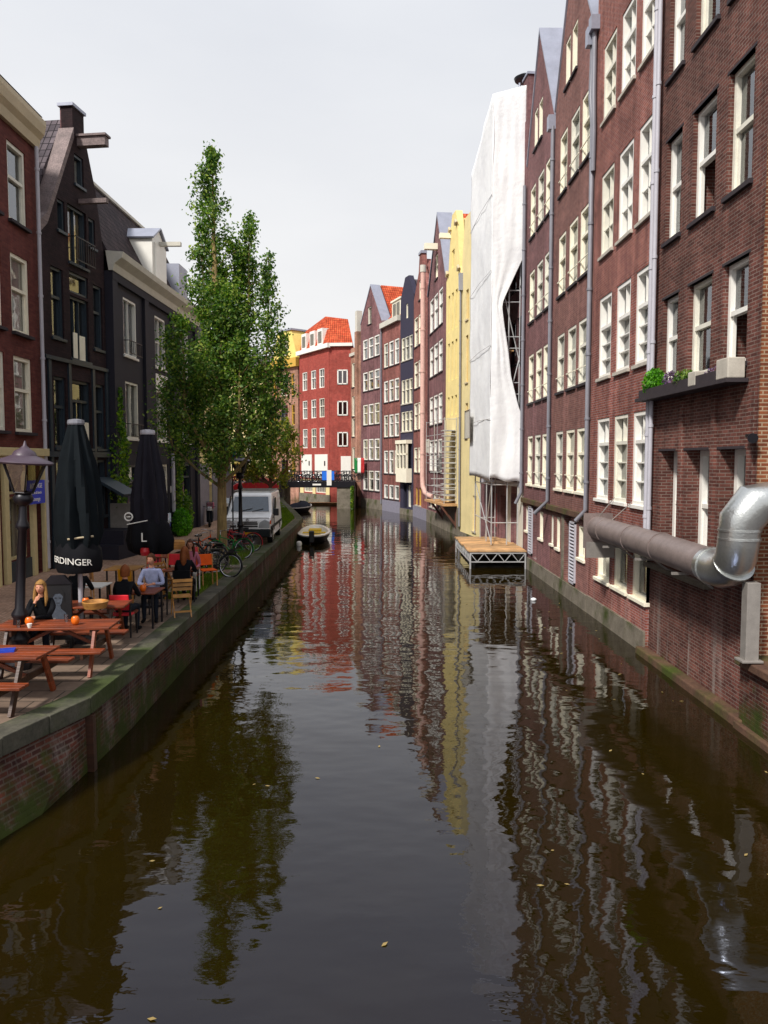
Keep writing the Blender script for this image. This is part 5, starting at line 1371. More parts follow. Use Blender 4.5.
# ------------------------------------------------------------------ closed parasols
def folds(prof, n=48, k=9, amp=.16, ph=0., flat=1.):
    mb = MB(); m = len(prof)
    for (r_, z, am) in prof:
        for j in range(n):
            a = 2*PI*j/n; rr = r_*(1+am*math.sin(k*a+ph+z*1.3)+.5*am*math.sin(5*a+z*2.))
            mb.v.append((rr*math.cos(a), rr*math.sin(a)*flat, z))
    for i in range(m-1):
        for j in range(n): mb.f.append((i*n+j, i*n+(j+1) % n, (i+1)*n+(j+1) % n, (i+1)*n+j))
    mb.f.append(tuple(range(n-1,-1,-1))); mb.f.append(tuple((m-1)*n+j for j in range(n)))
    return mb
p1 = thing('parasol', 'tall closed green-black parasol with white lettering on its skirt beside the blond woman', 'parasol', (-5.75,14.75,ZQ), 0, 'closed black parasols on the quay')
MB().tube([(0,0,0),(0,0,4.0)], .045, 12).build('pole', M['pipe_white'], p1, smooth=True)
MB().lathe([(.3,0),(.3,.06),(.08,.1),(.06,.3)], (0,0,0), 16).build('base', M['iron'], p1)
folds([(.30,1.78,.12),(.34,1.85,.12),(.38,2.1,.17),(.38,2.5,.18),(.35,3.0,.18),(.28,3.5,.18),(.19,3.9,.14),(.14,4.15,.1),(.12,4.2,.05)]).build('canopy', M['fabric_green'], p1, smooth=True)
MB().lathe([(.15,4.17),(.16,4.2),(.15,4.26),(.05,4.28)], (0,0,0), 12).build('crown_cap', M['pipe_grey'], p1)
sk = folds([(.38,1.36,.03),(.42,1.45,.02),(.43,1.6,.02),(.41,1.78,.04),(.30,1.95,.06),(.24,2.0,.05)], k=7).build('skirt', M['fabric_black'], p1, smooth=True)
def wrap(c, r_=.445, a0=-92, z=1.6):
    a = R(a0)+c.x/r_; return Vector((math.cos(a)*(r_+.01+c.z), math.sin(a)*(r_+.01+c.z), z+c.y-.05*math.sin(c.x*2)))
text_part('ERDINGER', .17, wrap, 'lettering', M['white'], sk)
MB().tube([(-.05,-.43,2.02),(.35,-.2,2.06)], .02, 6).build('tie', M['cornice'], p1)
p2 = thing('parasol', 'closed dark grey parasol with a round white emblem behind the man in the lilac shirt', 'parasol', (-5.45,18.3,ZQ), 0, 'closed black parasols on the quay')
MB().tube([(0,0,0),(0,0,4.0)], .045, 12).build('pole', M['pipe_white'], p2, smooth=True)
MB().lathe([(.3,0),(.3,.06),(.08,.1),(.06,.3)], (0,0,0), 16).build('base', M['iron'], p2)
folds([(.32,1.9,.16),(.37,2.05,.17),(.35,2.6,.2),(.29,3.2,.2),(.21,3.7,.18),(.16,4.05,.12),(.14,4.12,.05)]).build('canopy', mat_plain('grey_black_canvas', '#24222a', .8), p2, smooth=True)
MB().lathe([(.17,4.1),(.18,4.14),(.17,4.2),(.05,4.22)], (0,0,0), 12).build('crown_cap', M['pipe_white'], p2)
sk = folds([(.26,1.26,.5),(.42,1.36,.3),(.5,1.6,.18),(.46,1.95,.12),(.36,2.1,.06)], k=6).build('skirt', M['fabric_black'], p2, smooth=True)
mb = MB().tube([(-.36+.09*math.cos(k*PI/8),-.42,2.18+.09*math.sin(k*PI/8)) for k in range(16)], .018, 5, closed=True).lathe([(.05,-.01),(.05,.01)], (-.36,-.42,2.18), 10)
mb.build('emblem', M['white'], p2)
text_part('L', .3, lambda c: Vector((c.x+.02, -.545-c.z, 1.7+c.y)), 'lettering', M['white'], sk)
MB().lathe([(.09,-.09),(.11,0),(.09,.09)], (.02,-.47,1.37), 12).build('red_emblem', M['red'], p2)
MB().tube([(-.4,-.42,2.0),(.1,-.5,2.1)], .014, 6).build('tie', M['white'], p2)

# ------------------------------------------------------------------ people
def person(label, loc, rz, top, legs, hair, pose='table', hairlen='long', lean=0., glasses=False, turn=0., s=1.):
    t = thing('person', label, 'person', loc, rz)
    me = bpy.data.meshes.new('body'); V = []; Ed = []; Rd = []; seg = []
    def v(p, r_): V.append(Vector(p)); Rd.append(r_); return len(V)-1
    def e(a, b, m_): Ed.append((a,b)); seg.append((V[a].copy(), V[b].copy(), m_))
    pel = v((0,.02,.56), (.155,.12)); sp = v((0,-.01-lean*.3,.74), (.135,.10)); ch = v((0,-.03-lean*.7,.93), (.16,.105)); nk0 = v((0,-.03-lean,1.06), (.085,.07)); nk = v((0,-.045-lean,1.105), (.052,.052))
    hd = v((0,-.06-lean,1.19), (.055,.06))
    e(pel,sp,1); e(sp,ch,1); e(ch,nk0,1); e(nk0,nk,1); e(nk,hd,0)
    hands = []
    for sx in (-1,1):
        hip = v((sx*.09,0,.53), (.095,.095)); kn = v((sx*.12,-.44,.52), (.068,.07)); kn2 = v((sx*.12,-.47,.47), (.062,.062)); an = v((sx*.12,-.46,.09), (.042,.042)); he = v((sx*.12,-.45,.045), (.04,.04)); toe = v((sx*.14,-.63,.035), (.042,.03))
        e(pel,hip,2); e(hip,kn,2); e(kn,kn2,2); e(kn2,an,2); e(an,he,3); e(he,toe,3)
        sh = v((sx*.165,-.03-lean,1.02), (.065,.065)); up = v((sx*.2,-.06-lean,.93), (.055,.055))
        if pose == 'table': el = v((sx*.25,-.16-lean,.77), (.045,.045)); wr = v((sx*.10,-.40-lean*.5,.80), (.028,.028)); hn = (sx*.06,-.46-lean*.5,.805)
        elif pose == 'chin':
            el = v((sx*.17,-.33-lean,.80), (.043,.043))
            if sx < 0: wr = v((sx*.07,-.24-lean,1.02), (.027,.027)); hn = (sx*.045,-.2-lean,1.09)
            else: wr = v((-.04,-.38-lean,.80), (.027,.027)); hn = (-.10,-.40-lean,.805)
        else: el = v((sx*.24,-.03-lean,.74), (.045,.045)); wr = v((sx*.13,-.25,.62), (.028,.028)); hn = (sx*.10,-.31,.60)
        pm = v(hn, (.034,.022))
        e(ch,sh,1); e(sh,up,1); e(up,el,1); e(el,wr,1); e(wr,pm,0)
        hands.append((V[wr].copy(), V[pm].copy(), sx))
    me.from_pydata(V, Ed, [])
    o = bpy.data.objects.new('body', me); COL.objects.link(o)
    sk_ = o.modifiers.new('skin', 'SKIN'); sk_.use_smooth_shade = True
    for i, r_ in enumerate(Rd): me.skin_vertices[0].data[i].radius = r_
    me.skin_vertices[0].data[0].use_root = True
    o.modifiers.new('sub', 'SUBSURF').levels = 2
    dg = bpy.context.evaluated_depsgraph_get()
    nm = bpy.data.meshes.new_from_object(o.evaluated_get(dg)); bpy.data.objects.remove(o)
    bm = bmesh.new(); bm.from_mesh(nm)
    mats = [M['skin'], M[top], M[legs], M['cloth_black']]
    for f in bm.faces:
        c = f.calc_center_median(); best = None
        for a, b, m_ in seg:
            ab = b-a; k = max(0, min(1, (c-a).dot(ab)/ab.length_squared)); d = (c-(a+ab*k)).length
            if best is None or d < best[0]: best = (d, m_)
        f.material_index = best[1]; f.smooth = True
    # fingers
    for w_, p_, sx in hands:
        d = (p_-w_).normalized(); side = d.cross(Vector((0,0,1)))
        side = side.normalized() if side.length > .2 else Vector((1,0,0))
        upv = side.cross(d)
        for k, ln in enumerate((.075,.085,.08,.062)):
            o0 = p_+side*(.024-.016*k)*1; mbf = MB().tube([o0-d*.02, o0+d*ln*.5, o0+d*ln*.8-upv*.012, o0+d*ln-upv*.03], [.009,.009,.008,.006], 6)
            vs_ = [bm.verts.new(q_) for q_ in mbf.v]
            for ff_ in mbf.f: bm.faces.new([vs_[i] for i in ff_]).smooth = True
        mbf = MB().tube([p_+side*.03-d*.03, p_+side*.048+d*.0, p_+side*.05+d*.035], [.011,.01,.007], 6)
        vs_ = [bm.verts.new(q_) for q_ in mbf.v]
        for ff_ in mbf.f: bm.faces.new([vs_[i] for i in ff_]).smooth = True
    # head: ellipsoid shaped into skull, jaw, nose, brow, ears
    H0 = Vector((0,-.075-lean,1.275)); rot = Matrix.Rotation(turn, 3, 'Z')
    hm = bmesh.new(); bmesh.ops.create_uvsphere(hm, u_segments=28, v_segments=20, radius=1)
    vm = {}
    for q_ in hm.verts:
        x, y, z = q_.co
        sx_ = .077*(1-.16*max(0,-z)**1.5*1.6); sy_ = .096; sz_ = .118
        p = Vector((x*sx_, y*sy_+(.012 if z > 0 else -.004*(-z)), z*sz_))
        if y < -.6:
            g_ = lambda cx, cz, rx, rz_: math.exp(-((x-cx)/rx)**2-((z-cz)/rz_)**2)
            p.y -= .028*g_(0,-.12,.13,.2) + .010*g_(0,.25,.6,.12) + .008*g_(0,-.5,.25,.1) + .01*g_(0,-.85,.3,.18)
            p.y += .012*(g_(.36,.08,.2,.13)+g_(-.36,.08,.2,.13)) + .005*g_(0,-.41,.3,.05)
        vm[q_] = bm.verts.new(H0 + rot @ p)
    lipmat = []
    for f in hm.faces:
        nf = bm.faces.new([vm[q_] for q_ in f.verts]); nf.smooth = True; nf.material_index = 0
        c = f.calc_center_median()
        if c.y < -.7 and abs(c.x) < .26 and -.56 < c.z < -.4: nf.material_index = 4
    hm.free()
    for sx in (-1,1):
        mbf = MB().lathe([(.004,-.03),(.014,-.02),(.018,.01),(.012,.03)], (0,0,0), 8)
        vs_ = [bm.verts.new(H0+rot @ (Vector((q_[0]*.5+sx*.078, q_[1]+.0, q_[2])))) for q_ in mbf.v]
        for ff_ in mbf.f: bm.faces.new([vs_[i] for i in ff_]).smooth = True
    bm.to_mesh(nm); bm.free()
    mi = [p.material_index for p in nm.polygons]
    nm.materials.clear()
    for m_ in mats+[M['lip']]: nm.materials.append(m_)
    nm.polygons.foreach_set('material_index', mi)
    nm.name = 'body'; ob = bpy.data.objects.new('body', nm); COL.objects.link(ob); ob.parent = t
    mb = MB()
    for sx in (-1,1):
        c = H0+rot @ Vector((sx*.029,-.088,.012)); mb.lathe([(.002,-.006),(.010,-.003),(.010,.003),(.002,.006)], tuple(c), 8)
    mb.build('eyes', M['black'], t)
    if glasses:
        mb = MB()
        for sx in (-1,1): mb.tube([H0+rot @ Vector((sx*.032+.024*math.cos(k*PI/5),-.102,.01+.018*math.sin(k*PI/5))) for k in range(10)], .0035, 5, closed=True)
        mb.build('glasses', M['black'], t)
    # hair cap
    hb = MB(); n = 26; rings = 12
    low = {'long': -1.0, 'short': -.25, 'bob': -.7}[hairlen]
    for i in range(rings+1):
        th = i/rings
        for j in range(n):
            a = 2*PI*j/n; front = max(0, -math.sin(a))
            zmin = low*(1-front**.6) + .52*front**.6 if front > .25 else low + (low*-.0)
            zmin = low + (.5-low)*min(1, max(0,(front-.2)/.45))
            z = 1.06+(zmin-1.06)*th; zc = max(-1, min(1, z))
            rr = math.sqrt(max(.02, 1-min(1,max(0,zc))**2)) if z > 0 else 1-.12*min(1,-z)
            wob = 1+.03*math.sin(a*9+i)+.02*math.sin(a*17)
            hb.v.append(tuple(H0+rot @ Vector((math.cos(a)*.09*rr*wob, math.sin(a)*.108*rr*wob+.010, z*.128-(.06*max(0,-z)*(1 if hairlen == 'long' else .3))))))
    for i in range(rings):
        for j in range(n): hb.f.append((i*n+j, i*n+(j+1) % n, (i+1)*n+(j+1) % n, (i+1)*n+j))
    hb.f.append(tuple(range(n)))
    ho = hb.build('hair', M[hair], t, smooth=True); sm = ho.modifiers.new('thickness', 'SOLIDIFY'); sm.thickness = .014; sm.offset = -.3
    if hairlen == 'long':
        mb = MB()
        for sx in (-1,1):
            c = [H0+rot @ Vector(q_) for q_ in ((sx*.078,.0,.02),(sx*.092,-.01,-.08),(sx*.10,-.015,-.2),(sx*.085,-.03,-.33))]
            mb.tube(c, [.026,.03,.032,.012], 8)
        c = [H0+rot @ Vector(q_) for q_ in ((0,.09,0),(0,.11,-.12),(0,.115,-.26),(0,.10,-.38))]
        mb.tube(c, [.06,.075,.07,.02], 10)
        mb.build('hair_lengths', M[hair], t, smooth=True)
    t.scale = (s,s,s)
    return t
M['lip'] = mat_plain('lips', '#9c4a44', .5)
person('blond woman in black leaning on the picnic table with her chin on her hand', (-5.95,13.55,ZQ), R(12), 'cloth_black', 'cloth_navy', 'hair_blond', 'chin', 'long', .10, turn=R(-8), s=1.0)
person('auburn-haired person in black seen from behind on the red chair', (-5.08,15.22,ZQ), PI, 'cloth_black', 'cloth_navy', 'hair_red', 'table', 'bob', .06)
person('man with short dark hair in a lilac shirt eating at the small table', (-5.0,16.95,ZQ), R(8), 'cloth_shirt', 'cloth_navy', 'hair_brown', 'table', 'short', .12, turn=R(-20), s=1.04)
person('long-haired person in black seen from behind at the second small table', (-4.72,18.55,ZQ), PI, 'cloth_black', 'cloth_black', 'hair_red', 'table', 'long', .05)
person('woman with brown hair and glasses in pale trousers farthest along the terrace', (-4.98,20.3,ZQ), R(10), 'cloth_pink', 'cloth_grey', 'hair_brown', 'rest', 'long', .0, glasses=True)
person('person in dark clothes seen from behind near the menu board', (-6.3,15.95,ZQ), PI, 'cloth_black', 'cloth_navy', 'hair_brown', 'table', 'short', .08)

# ------------------------------------------------------------------ bicycles
def bicycle(label, loc, rz, mat, lean=R(6), crate=None, group='bicycles parked on the quay', name='bicycle'):
    t = thing(name, label, 'bicycle', loc, rz, group); r_ = .34
    for x in (-.53, .53):
        w_ = MB().tube([(x+r_*math.cos(k*PI/14),0,r_+r_*math.sin(k*PI/14)) for k in range(28)], .02, 6, closed=True).build('wheel', M['rubber'], t, smooth=True)
        mb = MB().tube([(x+(r_-.025)*math.cos(k*PI/14),0,r_+(r_-.025)*math.sin(k*PI/14)) for k in range(28)], .012, 6, closed=True)
        for k in range(14): a = k*2*PI/14; mb.bar((x,0,r_),(x+(r_-.02)*math.cos(a),0,r_+(r_-.02)*math.sin(a)),.004)
        mb.tube([(x,-.05,r_),(x,.05,r_)], .02, 8); mb.build('rim', M['chrome'], w_, smooth=True)
    bb = (-.06,0,.29); seat = (-.22,0,.78); hd = (.34,0,.82); hd2 = (.37,0,.68); rear = (-.53,0,r_)
    mb = MB().tube([bb, seat], .017, 8).tube([(-.17,0,.66), hd], .017, 8).tube([bb, hd2], .019, 8).tube([hd2, (.32,0,.9)], .02, 8)
    for s in (-.045,.045): mb.tube([rear[:1]+(s,)+rear[2:], bb], .011, 6).tube([rear[:1]+(s,)+rear[2:], (-.19,0,.7)], .009, 6).tube([hd2,(.42,s,.6),(.53,s,r_)], .012, 6)
    mb.build('frame', M[mat], t, smooth=True)
    mb = MB()
    for x, a0, a1 in ((-.53,20,200),(.53,40,170)):
        mb.tube([(x+.375*math.cos(R(a0+(a1-a0)*k/12)),0,r_+.375*math.sin(R(a0+(a1-a0)*k/12))) for k in range(13)], .016, 6)
    mb.build('mudguard', M[mat], t)
    MB().tube([(.12,-.27,1.02),(.22,-.25,1.05),(.32,-.1,1.02),(.32,.1,1.02),(.22,.25,1.05),(.12,.27,1.02)], .012, 8).tube([(.32,0,.88),(.31,0,1.02)], .014, 8).build('handlebar', M['chrome'], t, smooth=True)
    MB().prism([(-.38,-.08),(-.34,-.1),(-.2,-.04),(-.1,-.015),(-.1,.015),(-.2,.04),(-.34,.1),(-.38,.08)], 'z', .86, .92).tube([(-.25,0,.78),(-.26,0,.87)], .013, 6).build('saddle', M['black'], t, bevel=.01)
    MB().tube([(-.06,-.06,.29),(-.06,.06,.29)], .09, 14).bar((-.06,-.08,.29),(.08,-.08,.2),.02).box(.03,.13,-.16,-.08,.18,.2).bar((-.06,.08,.29),(-.2,.08,.38),.02).box(-.25,-.15,.08,.16,.37,.39).build('crankset', M['iron'], t)
    MB().box(-.75,-.35,-.07,.07,.74,.76).bar((-.6,-.05,.74),(-.53,-.05,.36),.01).bar((-.6,.05,.74),(-.53,.05,.36),.01).build('luggage_rack', M['iron'], t)
    if crate: MB().box(.42,.78,-.2,.2,.82,1.05).build('front_crate', M[crate], t)
    t.rotation_euler.x = 0
    t.rotation_mode = 'ZYX' if False else 'XYZ'
    t.rotation_euler = (lean, 0, rz) if abs(lean) else (0,0,rz)
    return t
bicycle('black bicycle with pale wheels leaning beside the terrace, behind the farthest woman', (-4.95,22.9,ZQ), R(172), 'black')
bicycle('second black bicycle with front crate standing behind the terrace', (-5.55,23.6,ZQ), R(200), 'black', R(-5), 'wood_pale')
bicycle('orange-red bicycle parked just left of the big tree trunk', (-6.15,26.8,ZQ), R(60), 'orange', R(5))
bicycle('bright red bicycle leaning on the lamp post in front of the van', (-5.3,29.2,ZQ), R(200), 'red', R(6))
bicycle('second red bicycle beside the van, partly behind the lamp post', (-5.75,30.0,ZQ), R(250), 'red', R(6))
bicycle('dark bicycle on the grass strip behind the van', (-5.3,40.5,ZQ), R(100), 'cloth_navy', R(5))
bicycle('dark bicycle on the grass closer to the bridge, behind the first', (-5.6,42.5,ZQ), R(95), 'plum_metal', R(5))
bk = None
tot = 0
for i in range(11):
    x = -8.6+i*.62; lb_ = 'bicycle parked in the row against the bridge railing'
    b_ = bicycle(lb_, (x, 73.5, 2.51), R(rng.uniform(-20,20)), rng.choice(('black','cloth_navy','plum_metal')), R(4), group='bicycles against the bridge railing') if i == 0 else dup(bk, None, (x, 73.5, 2.51), None, lb_)
    if i == 0: bk = b_
    else: b_.rotation_euler = (R(4), 0, R(rng.uniform(-25,25)))
bk2 = None
for i in range(9):
    x = -15.+i*.62; lb_ = 'red or pink bicycle parked in the row left of the bridge'
    b_ = bicycle(lb_, (x, 71.4, 2.4), R(10), 'red', R(4), group='red bicycles in a row left of the bridge') if i == 0 else dup(bk2, None, (x, 71.4, 2.4), None, lb_)
    if i == 0: bk2 = b_
    else: b_.rotation_euler = (R(4), 0, R(rng.uniform(-25,25)))

# scooters
def scooter(label, loc, rz, body, seat='black', cover=None):
    t = thing('scooter', label, 'scooter', loc, rz, 'parked scooters by the house fronts')
    for x in (-.6,.62): 
        w_ = MB().tube([(x+.19*math.cos(k*PI/9),0,.22+.19*math.sin(k*PI/9)) for k in range(18)], .055, 8, closed=True).build('wheel', M['rubber'], t, smooth=True)
        MB().tube([(x,-.05,.22),(x,.05,.22)], .13, 14).build('rim', M['chrome'], w_)
    MB().prism([(-.95,.62),(-.8,.35),(-.3,.25),(.25,.22),(.4,.3),(.52,.85),(.46,1.0),(.36,.95),(.28,.42),(-.1,.38),(-.18,.7),(-.85,.78)], 'y', -.16, .16).build('bodywork', M[body], t, bevel=.05)
    MB().prism([(-.9,.77),(-.15,.70),(-.12,.78),(-.5,.86),(-.88,.88)], 'y', -.13, .13).build('seat', M[seat], t, bevel=.03)
    MB().tube([(.6,0,.22),(.45,0,.95),(.42,0,1.05)], .03, 8).tube([(.36,-.32,1.08),(.44,-.1,1.05),(.44,.1,1.05),(.36,.32,1.08)], .015, 8).build('handlebar', M['iron'], t, smooth=True)
    MB().prism([(.5,-.14),(.62,-.08),(.62,.08),(.5,.14)], 'z', .86, 1.06).build('headlight', M['headlight'], t, bevel=.02)
    MB().prism([(.5,1.0),(.42,1.35),(.40,1.35),(.47,1.0)], 'y', -.18, .18).build('windscreen', M['glass'], t)
    if cover: MB().box(-1.05,-.7,-.2,.2,.9,1.22).build('top_box', M[cover], t, bevel=.05)
    return t
scooter('blue and white scooter with a red top box behind the dark parasol', (-8.75,31.6,ZQ), R(-70), 'blue', cover='red')
scooter('dark scooter with pink and white striped cover by the grey house front', (-8.9,40.6,ZQ), R(-80), 'cloth_navy', seat='cornice_white', cover='cloth_pink')
scooter('black scooter parked farther along the grey house front', (-8.7,44.2,ZQ), R(-85), 'black')
t = thing('bollard', 'pale square stone post at the corner of the charcoal house', 'post', (-9.1,28.6,ZQ))
MB().box(-.11,.11,-.11,.11,0,.95).build('post', M['cornice_white'], t, bevel=.02); MB().prism([(-.13,.95),(.13,.95),(0,1.05)], 'y', -.13, .13).build('post_cap', M['cornice_white'], t)
chair('pale wooden chair at the left end of the second small table row', -6.9, 19.0, R(120), 'wood_pale', 'wood_pale')
chair('empty red chair standing between the red-clothed table and the bicycles', -5.6, 23.0, R(15), 'wood_pale', 'red_plastic')
chair('empty yellow chair at the street side of the white cafe table', -7.0, 16.9, R(-90), 'wood_pale', 'yellow_plastic')
folding_chair('slatted wooden folding chair tucked at the far side of the second small table', -5.45, 19.5, R(60))
bicycle('black bicycle leaning on the big tree trunk from the near side', (-5.7,25.7,ZQ), R(150), 'black', R(-7))
bicycle('dark green bicycle parked across the grass under the big tree', (-5.2,26.9,ZQ), R(215), 'green_cloth', R(6))
bush('potted_plant', 'low green plant in a pot by the shop pipe', 'plant', (-9.9,24.6,ZQ), (.3,.3,.35), 350, .09, 'leaf', 31)

# ------------------------------------------------------------------ van
t = thing('delivery_van', 'white delivery van parked on the quay facing the camera', 'van', (-5.38,31.6,ZQ), R(2))
def vw(z): return .96 if z < 1.1 else .96-.13*(z-1.1)/.95
prof = [(.02,.38),(-.04,.62),(.0,.98),(.12,1.10),(.78,1.28),(1.48,1.98),(1.75,2.08),(4.95,2.10),(5.12,1.9),(5.15,.45),(4.5,.30),(.4,.28)]
mb = MB(); n = len(prof)
for s in (-1,1):
    for y, z in prof: mb.v.append((s*vw(z)*(.93 if y < .05 else 1), y, z))
mb.f = [tuple(range(n)), tuple(range(2*n-1,n-1,-1))]+[(i,(i+1)%n,n+(i+1)%n,n+i) for i in range(n)]
mb.build('body', M['van_white'], t, bevel=.06)
def onf(u, k, off=.012):  # point on the windscreen plane: u across, k from bottom 0 to top 1
    y = .78+.70*k; z = 1.28+.70*k; return (u*vw(z), y-off*.7, z+off*.7)
M['screen'] = mat_plain('van_glass', '#3c4c5c', .06, var=.3, scale=1.2, coat=1.)
MB().add([onf(-.86,.06),onf(.86,.06),onf(.84,.92),onf(-.84,.92)], [(0,1,2,3)]).build('windscreen', M['screen'], t, fix=False)
MB().bar(onf(-.5,.05,.03), onf(.1,.22,.03), .02).bar(onf(.1,.05,.03), onf(.6,.2,.03), .02).build('wiper', M['black'], t)
M['bumper'] = mat_plain('bumper_plastic', '#23282a', .6)
MB().box(-.93,.93,-.12,.3,.32,.66).build('bumper', M['bumper'], t, bevel=.06)
MB().box(-.42,.42,-.05,.05,.74,.80).box(-.42,.42,-.05,.05,.84,.90).box(-.4,.4,-.052,.05,.93,.97).build('grille', M['black'], t)
MB().lathe([(.07,-.01),(.07,.02)], (0,0,0), 14).xf(Matrix.Translation((0,-.03,1.03)) @ Matrix.Rotation(R(75),4,'X')).build('badge', M['chrome'], t)
for s in (-1,1):
    MB().prism([(.44,.70),(.9,.70),(.92,.98),(.72,1.06),(.50,.92)], 'y', -.05, .25).xf(Matrix.Scale(s,4,(1,0,0))).build('headlight', M['headlight'], t, bevel=.03)
    m_ = MB().box(.98,1.2,.85,.95,1.15,1.45).bar((.9,.95,1.25),(1.05,.92,1.25),.05).xf(Matrix.Scale(s,4,(1,0,0))).build('mirror', M['black'], t, bevel=.03)
    MB().prism([(.95,1.28),(1.55,1.86),(2.2,1.88),(2.2,1.28)], 'x', .0, .01).xf(Matrix.Translation((s*.955 if s > 0 else -.965,0,0)) @ Matrix.Rotation(0,4,'Y')).build('side_window', M['screen'], t)
    for y in (.85, 4.1):
        w_ = MB().tube([(s*.74,y,.33),(s*.95,y,.33)], .33, 22).build('wheel', M['rubber'], t, smooth=True)
        MB().tube([(s*.9,y,.33),(s*.965,y,.33)], .19, 16).build('rim', M['chrome'], w_)
MB().box(-.26,.26,-.145,-.12,.42,.53).build('number_plate', M['plate'], t)
mb = MB()
for y in (2.0, 3.2, 4.4): mb.bar((-.8,y,2.16),(.8,y,2.16),.04)
for x in (-.78,.78): mb.bar((x,1.8,2.16),(x,4.7,2.16),.04)
mb.build('roof_rack', M['silver'], t)
for s in (-1,1):
    MB().box(s*.935-.02,s*.935+.02,.35,4.9,.62,.74).build('side_trim', M['bumper'], t, bevel=.01)
    MB().box(s*.93-.015,s*.93+.015,1.62,1.64,.5,1.95).build('door_seam', M['black'], t)
    MB().box(s*.93-.03,s*.93+.03,1.4,1.55,1.02,1.07).build('door_handle', M['black'], t)
    MB().prism([(.9,.86),(.95,.86),(.955,1.02),(.92,1.0)], 'y', -.02, .2).xf(Matrix.Scale(s,4,(1,0,0))).build('indicator', M['orange'], t)
MB().box(-.86,.86,.1,.14,1.105,1.115).build('bonnet_seam', M['black'], t)
# red car on the cross street
t = thing('car', 'small red car on the cross street beyond the van', 'car', (-10.9,69.0,1.58), R(4))
prof = [(-1.95,.35),(-2.0,.75),(-1.7,.95),(-1.1,1.0),(-.6,1.42),(.8,1.45),(1.5,1.02),(1.95,.9),(2.0,.4)]
MB().prism(prof, 'y', -.8, .8).build('body', M['red'], t, bevel=.08)
MB().prism([(-1.0,1.02),(-.58,1.36),(.75,1.38),(1.3,1.04)], 'y', -.82, .82).build('window', M['screen'], t)
for x in (-1.3,1.25):
    for y in (-.72,.72):
        w_ = MB().tube([(x,y-.1,.3),(x,y+.1,.3)], .3, 18).build('wheel', M['rubber'], t); MB().tube([(x,y-.11,.3),(x,y+.11,.3)], .17, 14).build('rim', M['chrome'], w_)
MB().box(-1.99,-1.9,-.7,-.4,.6,.75).build('headlight', M['headlight'], t); MB().box(1.93,2.01,-.7,-.4,.6,.75).build('tail_light', M['orange'], t)

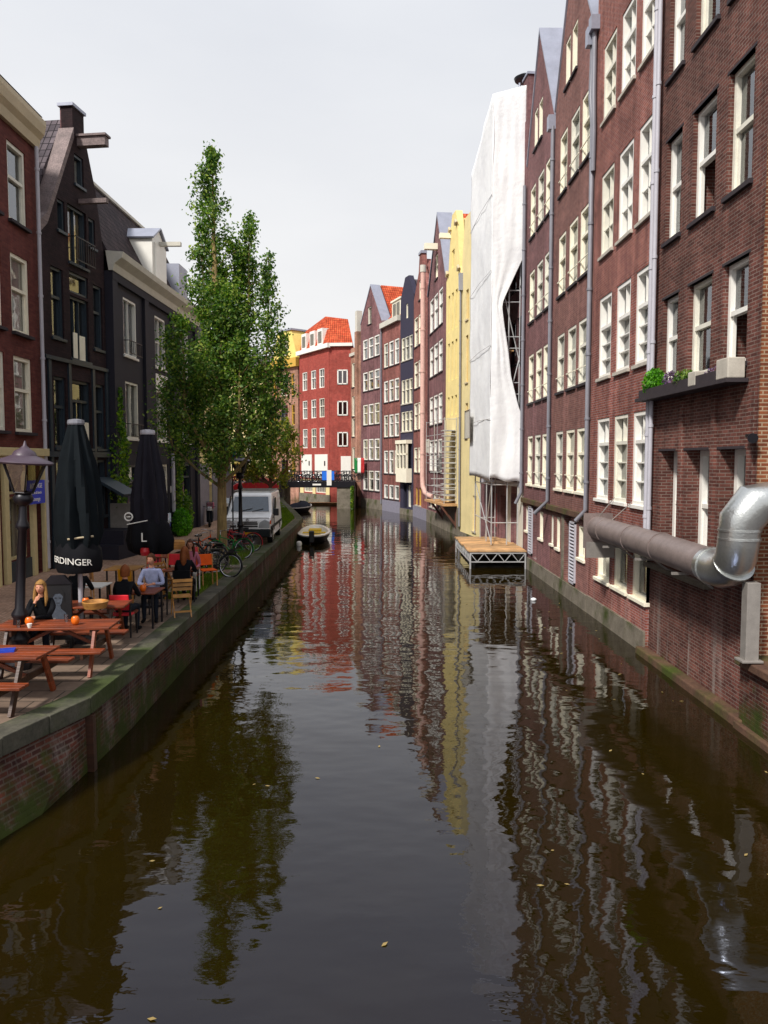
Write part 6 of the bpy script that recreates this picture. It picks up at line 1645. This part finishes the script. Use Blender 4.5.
# ------------------------------------------------------------------ boats
def boat(name, label, loc, rz, L, W, hull, inner, cover=None):
    t = thing(name, label, 'boat', loc, rz, None)
    def ring(k, z, n=28):
        out = []
        for j in range(n):
            a = 2*PI*j/n; y = math.sin(a); x = math.cos(a)
            w_ = (abs(x)**.75)*(1 if x > 0 else -1); tp_ = 1-.25*max(0,y)**2
            out.append((w_*W/2*k*tp_, y*L/2*(k*.97+.03), z+(.14*max(0,y)**2)))
        return out
    mb = MB(); n = 28; rings = [ring(.55,-.15), ring(.82,.02), ring(.96,.26), ring(1.0,.42)]
    for r_ in rings: mb.v += r_
    for i in range(3):
        for j in range(n): mb.f.append((i*n+j,i*n+(j+1)%n,(i+1)*n+(j+1)%n,(i+1)*n+j))
    mb.f.append(tuple(range(n)))
    mb.build('hull', M[hull], t, smooth=True, fix=False)
    mb = MB(); rs = [ring(1.02,.40), ring(1.03,.47), ring(.86,.47), ring(.84,.40)]
    for r_ in rs: mb.v += r_
    for i in range(4):
        for j in range(n): i2 = (i+1) % 4; mb.f.append((i*n+j,i*n+(j+1)%n,i2*n+(j+1)%n,i2*n+j))
    mb.build('gunwale', M['white'], t, smooth=True)
    if cover:
        mb = MB(); mb.v += ring(1.0,.46)+ring(.6,.75)+ring(.1,.85)
        for i in range(2):
            for j in range(n): mb.f.append((i*n+j,i*n+(j+1)%n,(i+1)*n+(j+1)%n,(i+1)*n+j))
        mb.build('cover', M[cover], t, smooth=True)
    else:
        mb = MB(); mb.v += ring(.86,.44)+ring(.7,.12)
        for j in range(n): mb.f.append((j,(j+1)%n,n+(j+1)%n,n+j))
        mb.f.append(tuple(range(n,2*n))); mb.build('interior', M['white'], t, fix=False)
        for b_ in ((-W*.36,W*.36,-.3,.2,.36,.42),(-W*.34,W*.34,-L*.32,-L*.2,.34,.4),(-W*.2,W*.2,L*.12,L*.3,.3,.5)): MB().box(*b_).build('thwart', M[inner], t, bevel=.03)
        MB().box(-.14,.14,-L/2-.25,-L/2+.02,.1,.75).build('outboard_motor', M['black'], t, bevel=.05)
        MB().tube([(-.1,-L/2-.12,-.2),(-.1,-L/2-.12,.2)], .05, 8).build('motor_leg', M['iron'], t)
    return t
M['boat_yellow'] = mat_plain('boat_yellow', '#d8b428', .5)
boat('motorboat', 'small white open boat with yellow interior moored at the quay', (-3.72,44.6,0), R(2), 5.6, 1.85, 'iron', 'boat_yellow')
t = MB().lathe([(.05,-.14),(.13,-.1),(.15,0),(.13,.1),(.05,.14)], (0,0,0), 14).build('mooring_buoy', M['white'], smooth=True); t.location = (-4.25,41.2,.1); tag(t, 'small white fender floating between the boat and the quay', 'fender')
boat('covered_boat', 'small boat under a dark blue cover at the far quay by the bridge', (-7.0,68.5,0), R(-15), 4.2, 1.7, 'iron', 'blue', cover='cloth_navy')
pn = MB().box(-2.9,2.3,-.5,.5,.0,.22); o = pn.build('pontoon', M['planks']); o.location = (-5.2,79.3,0); tag(o, 'low brown timber pontoon floating beyond the bridge', 'pontoon')
o = MB().lathe([(.03,-.02),(.09,0),(.1,.04),(.04,.08)], (0,0,0), 9).build('floating_debris', M['sheet'], smooth=True); o.location = (5.1,24.9,.01); tag(o, 'crumpled white plastic floating near the right wall', 'litter')
lf = None; q = random.Random(5)
for i in range(60):
    y = 4.5+q.random()**1.7*22; x = q.uniform(-4.0, 5.9) if i % 2 else 5.9-abs(q.gauss(0,1.2))
    if y < 13.2 and x < -3.6: x += 1
    if lf is None:
        lf = MB().add([(-.035,0,0),(0,-.018,.006),(.04,0,.01),(0,.02,.004)], [(0,1,2,3)]).build('floating_leaf', M['leaf_fallen'], fix=False)
        lf.modifiers.new('thickness', 'SOLIDIFY').thickness = .002
        tag(lf, 'small dry leaf floating on the dark water', 'leaf', 'dry leaves floating on the canal'); o = lf
    else: o = lf.copy(); COL.objects.link(o)
    o.location = (x, y, .006); o.rotation_euler.z = q.uniform(0,6.2); o.scale = (q.uniform(.6,1.2),)*3
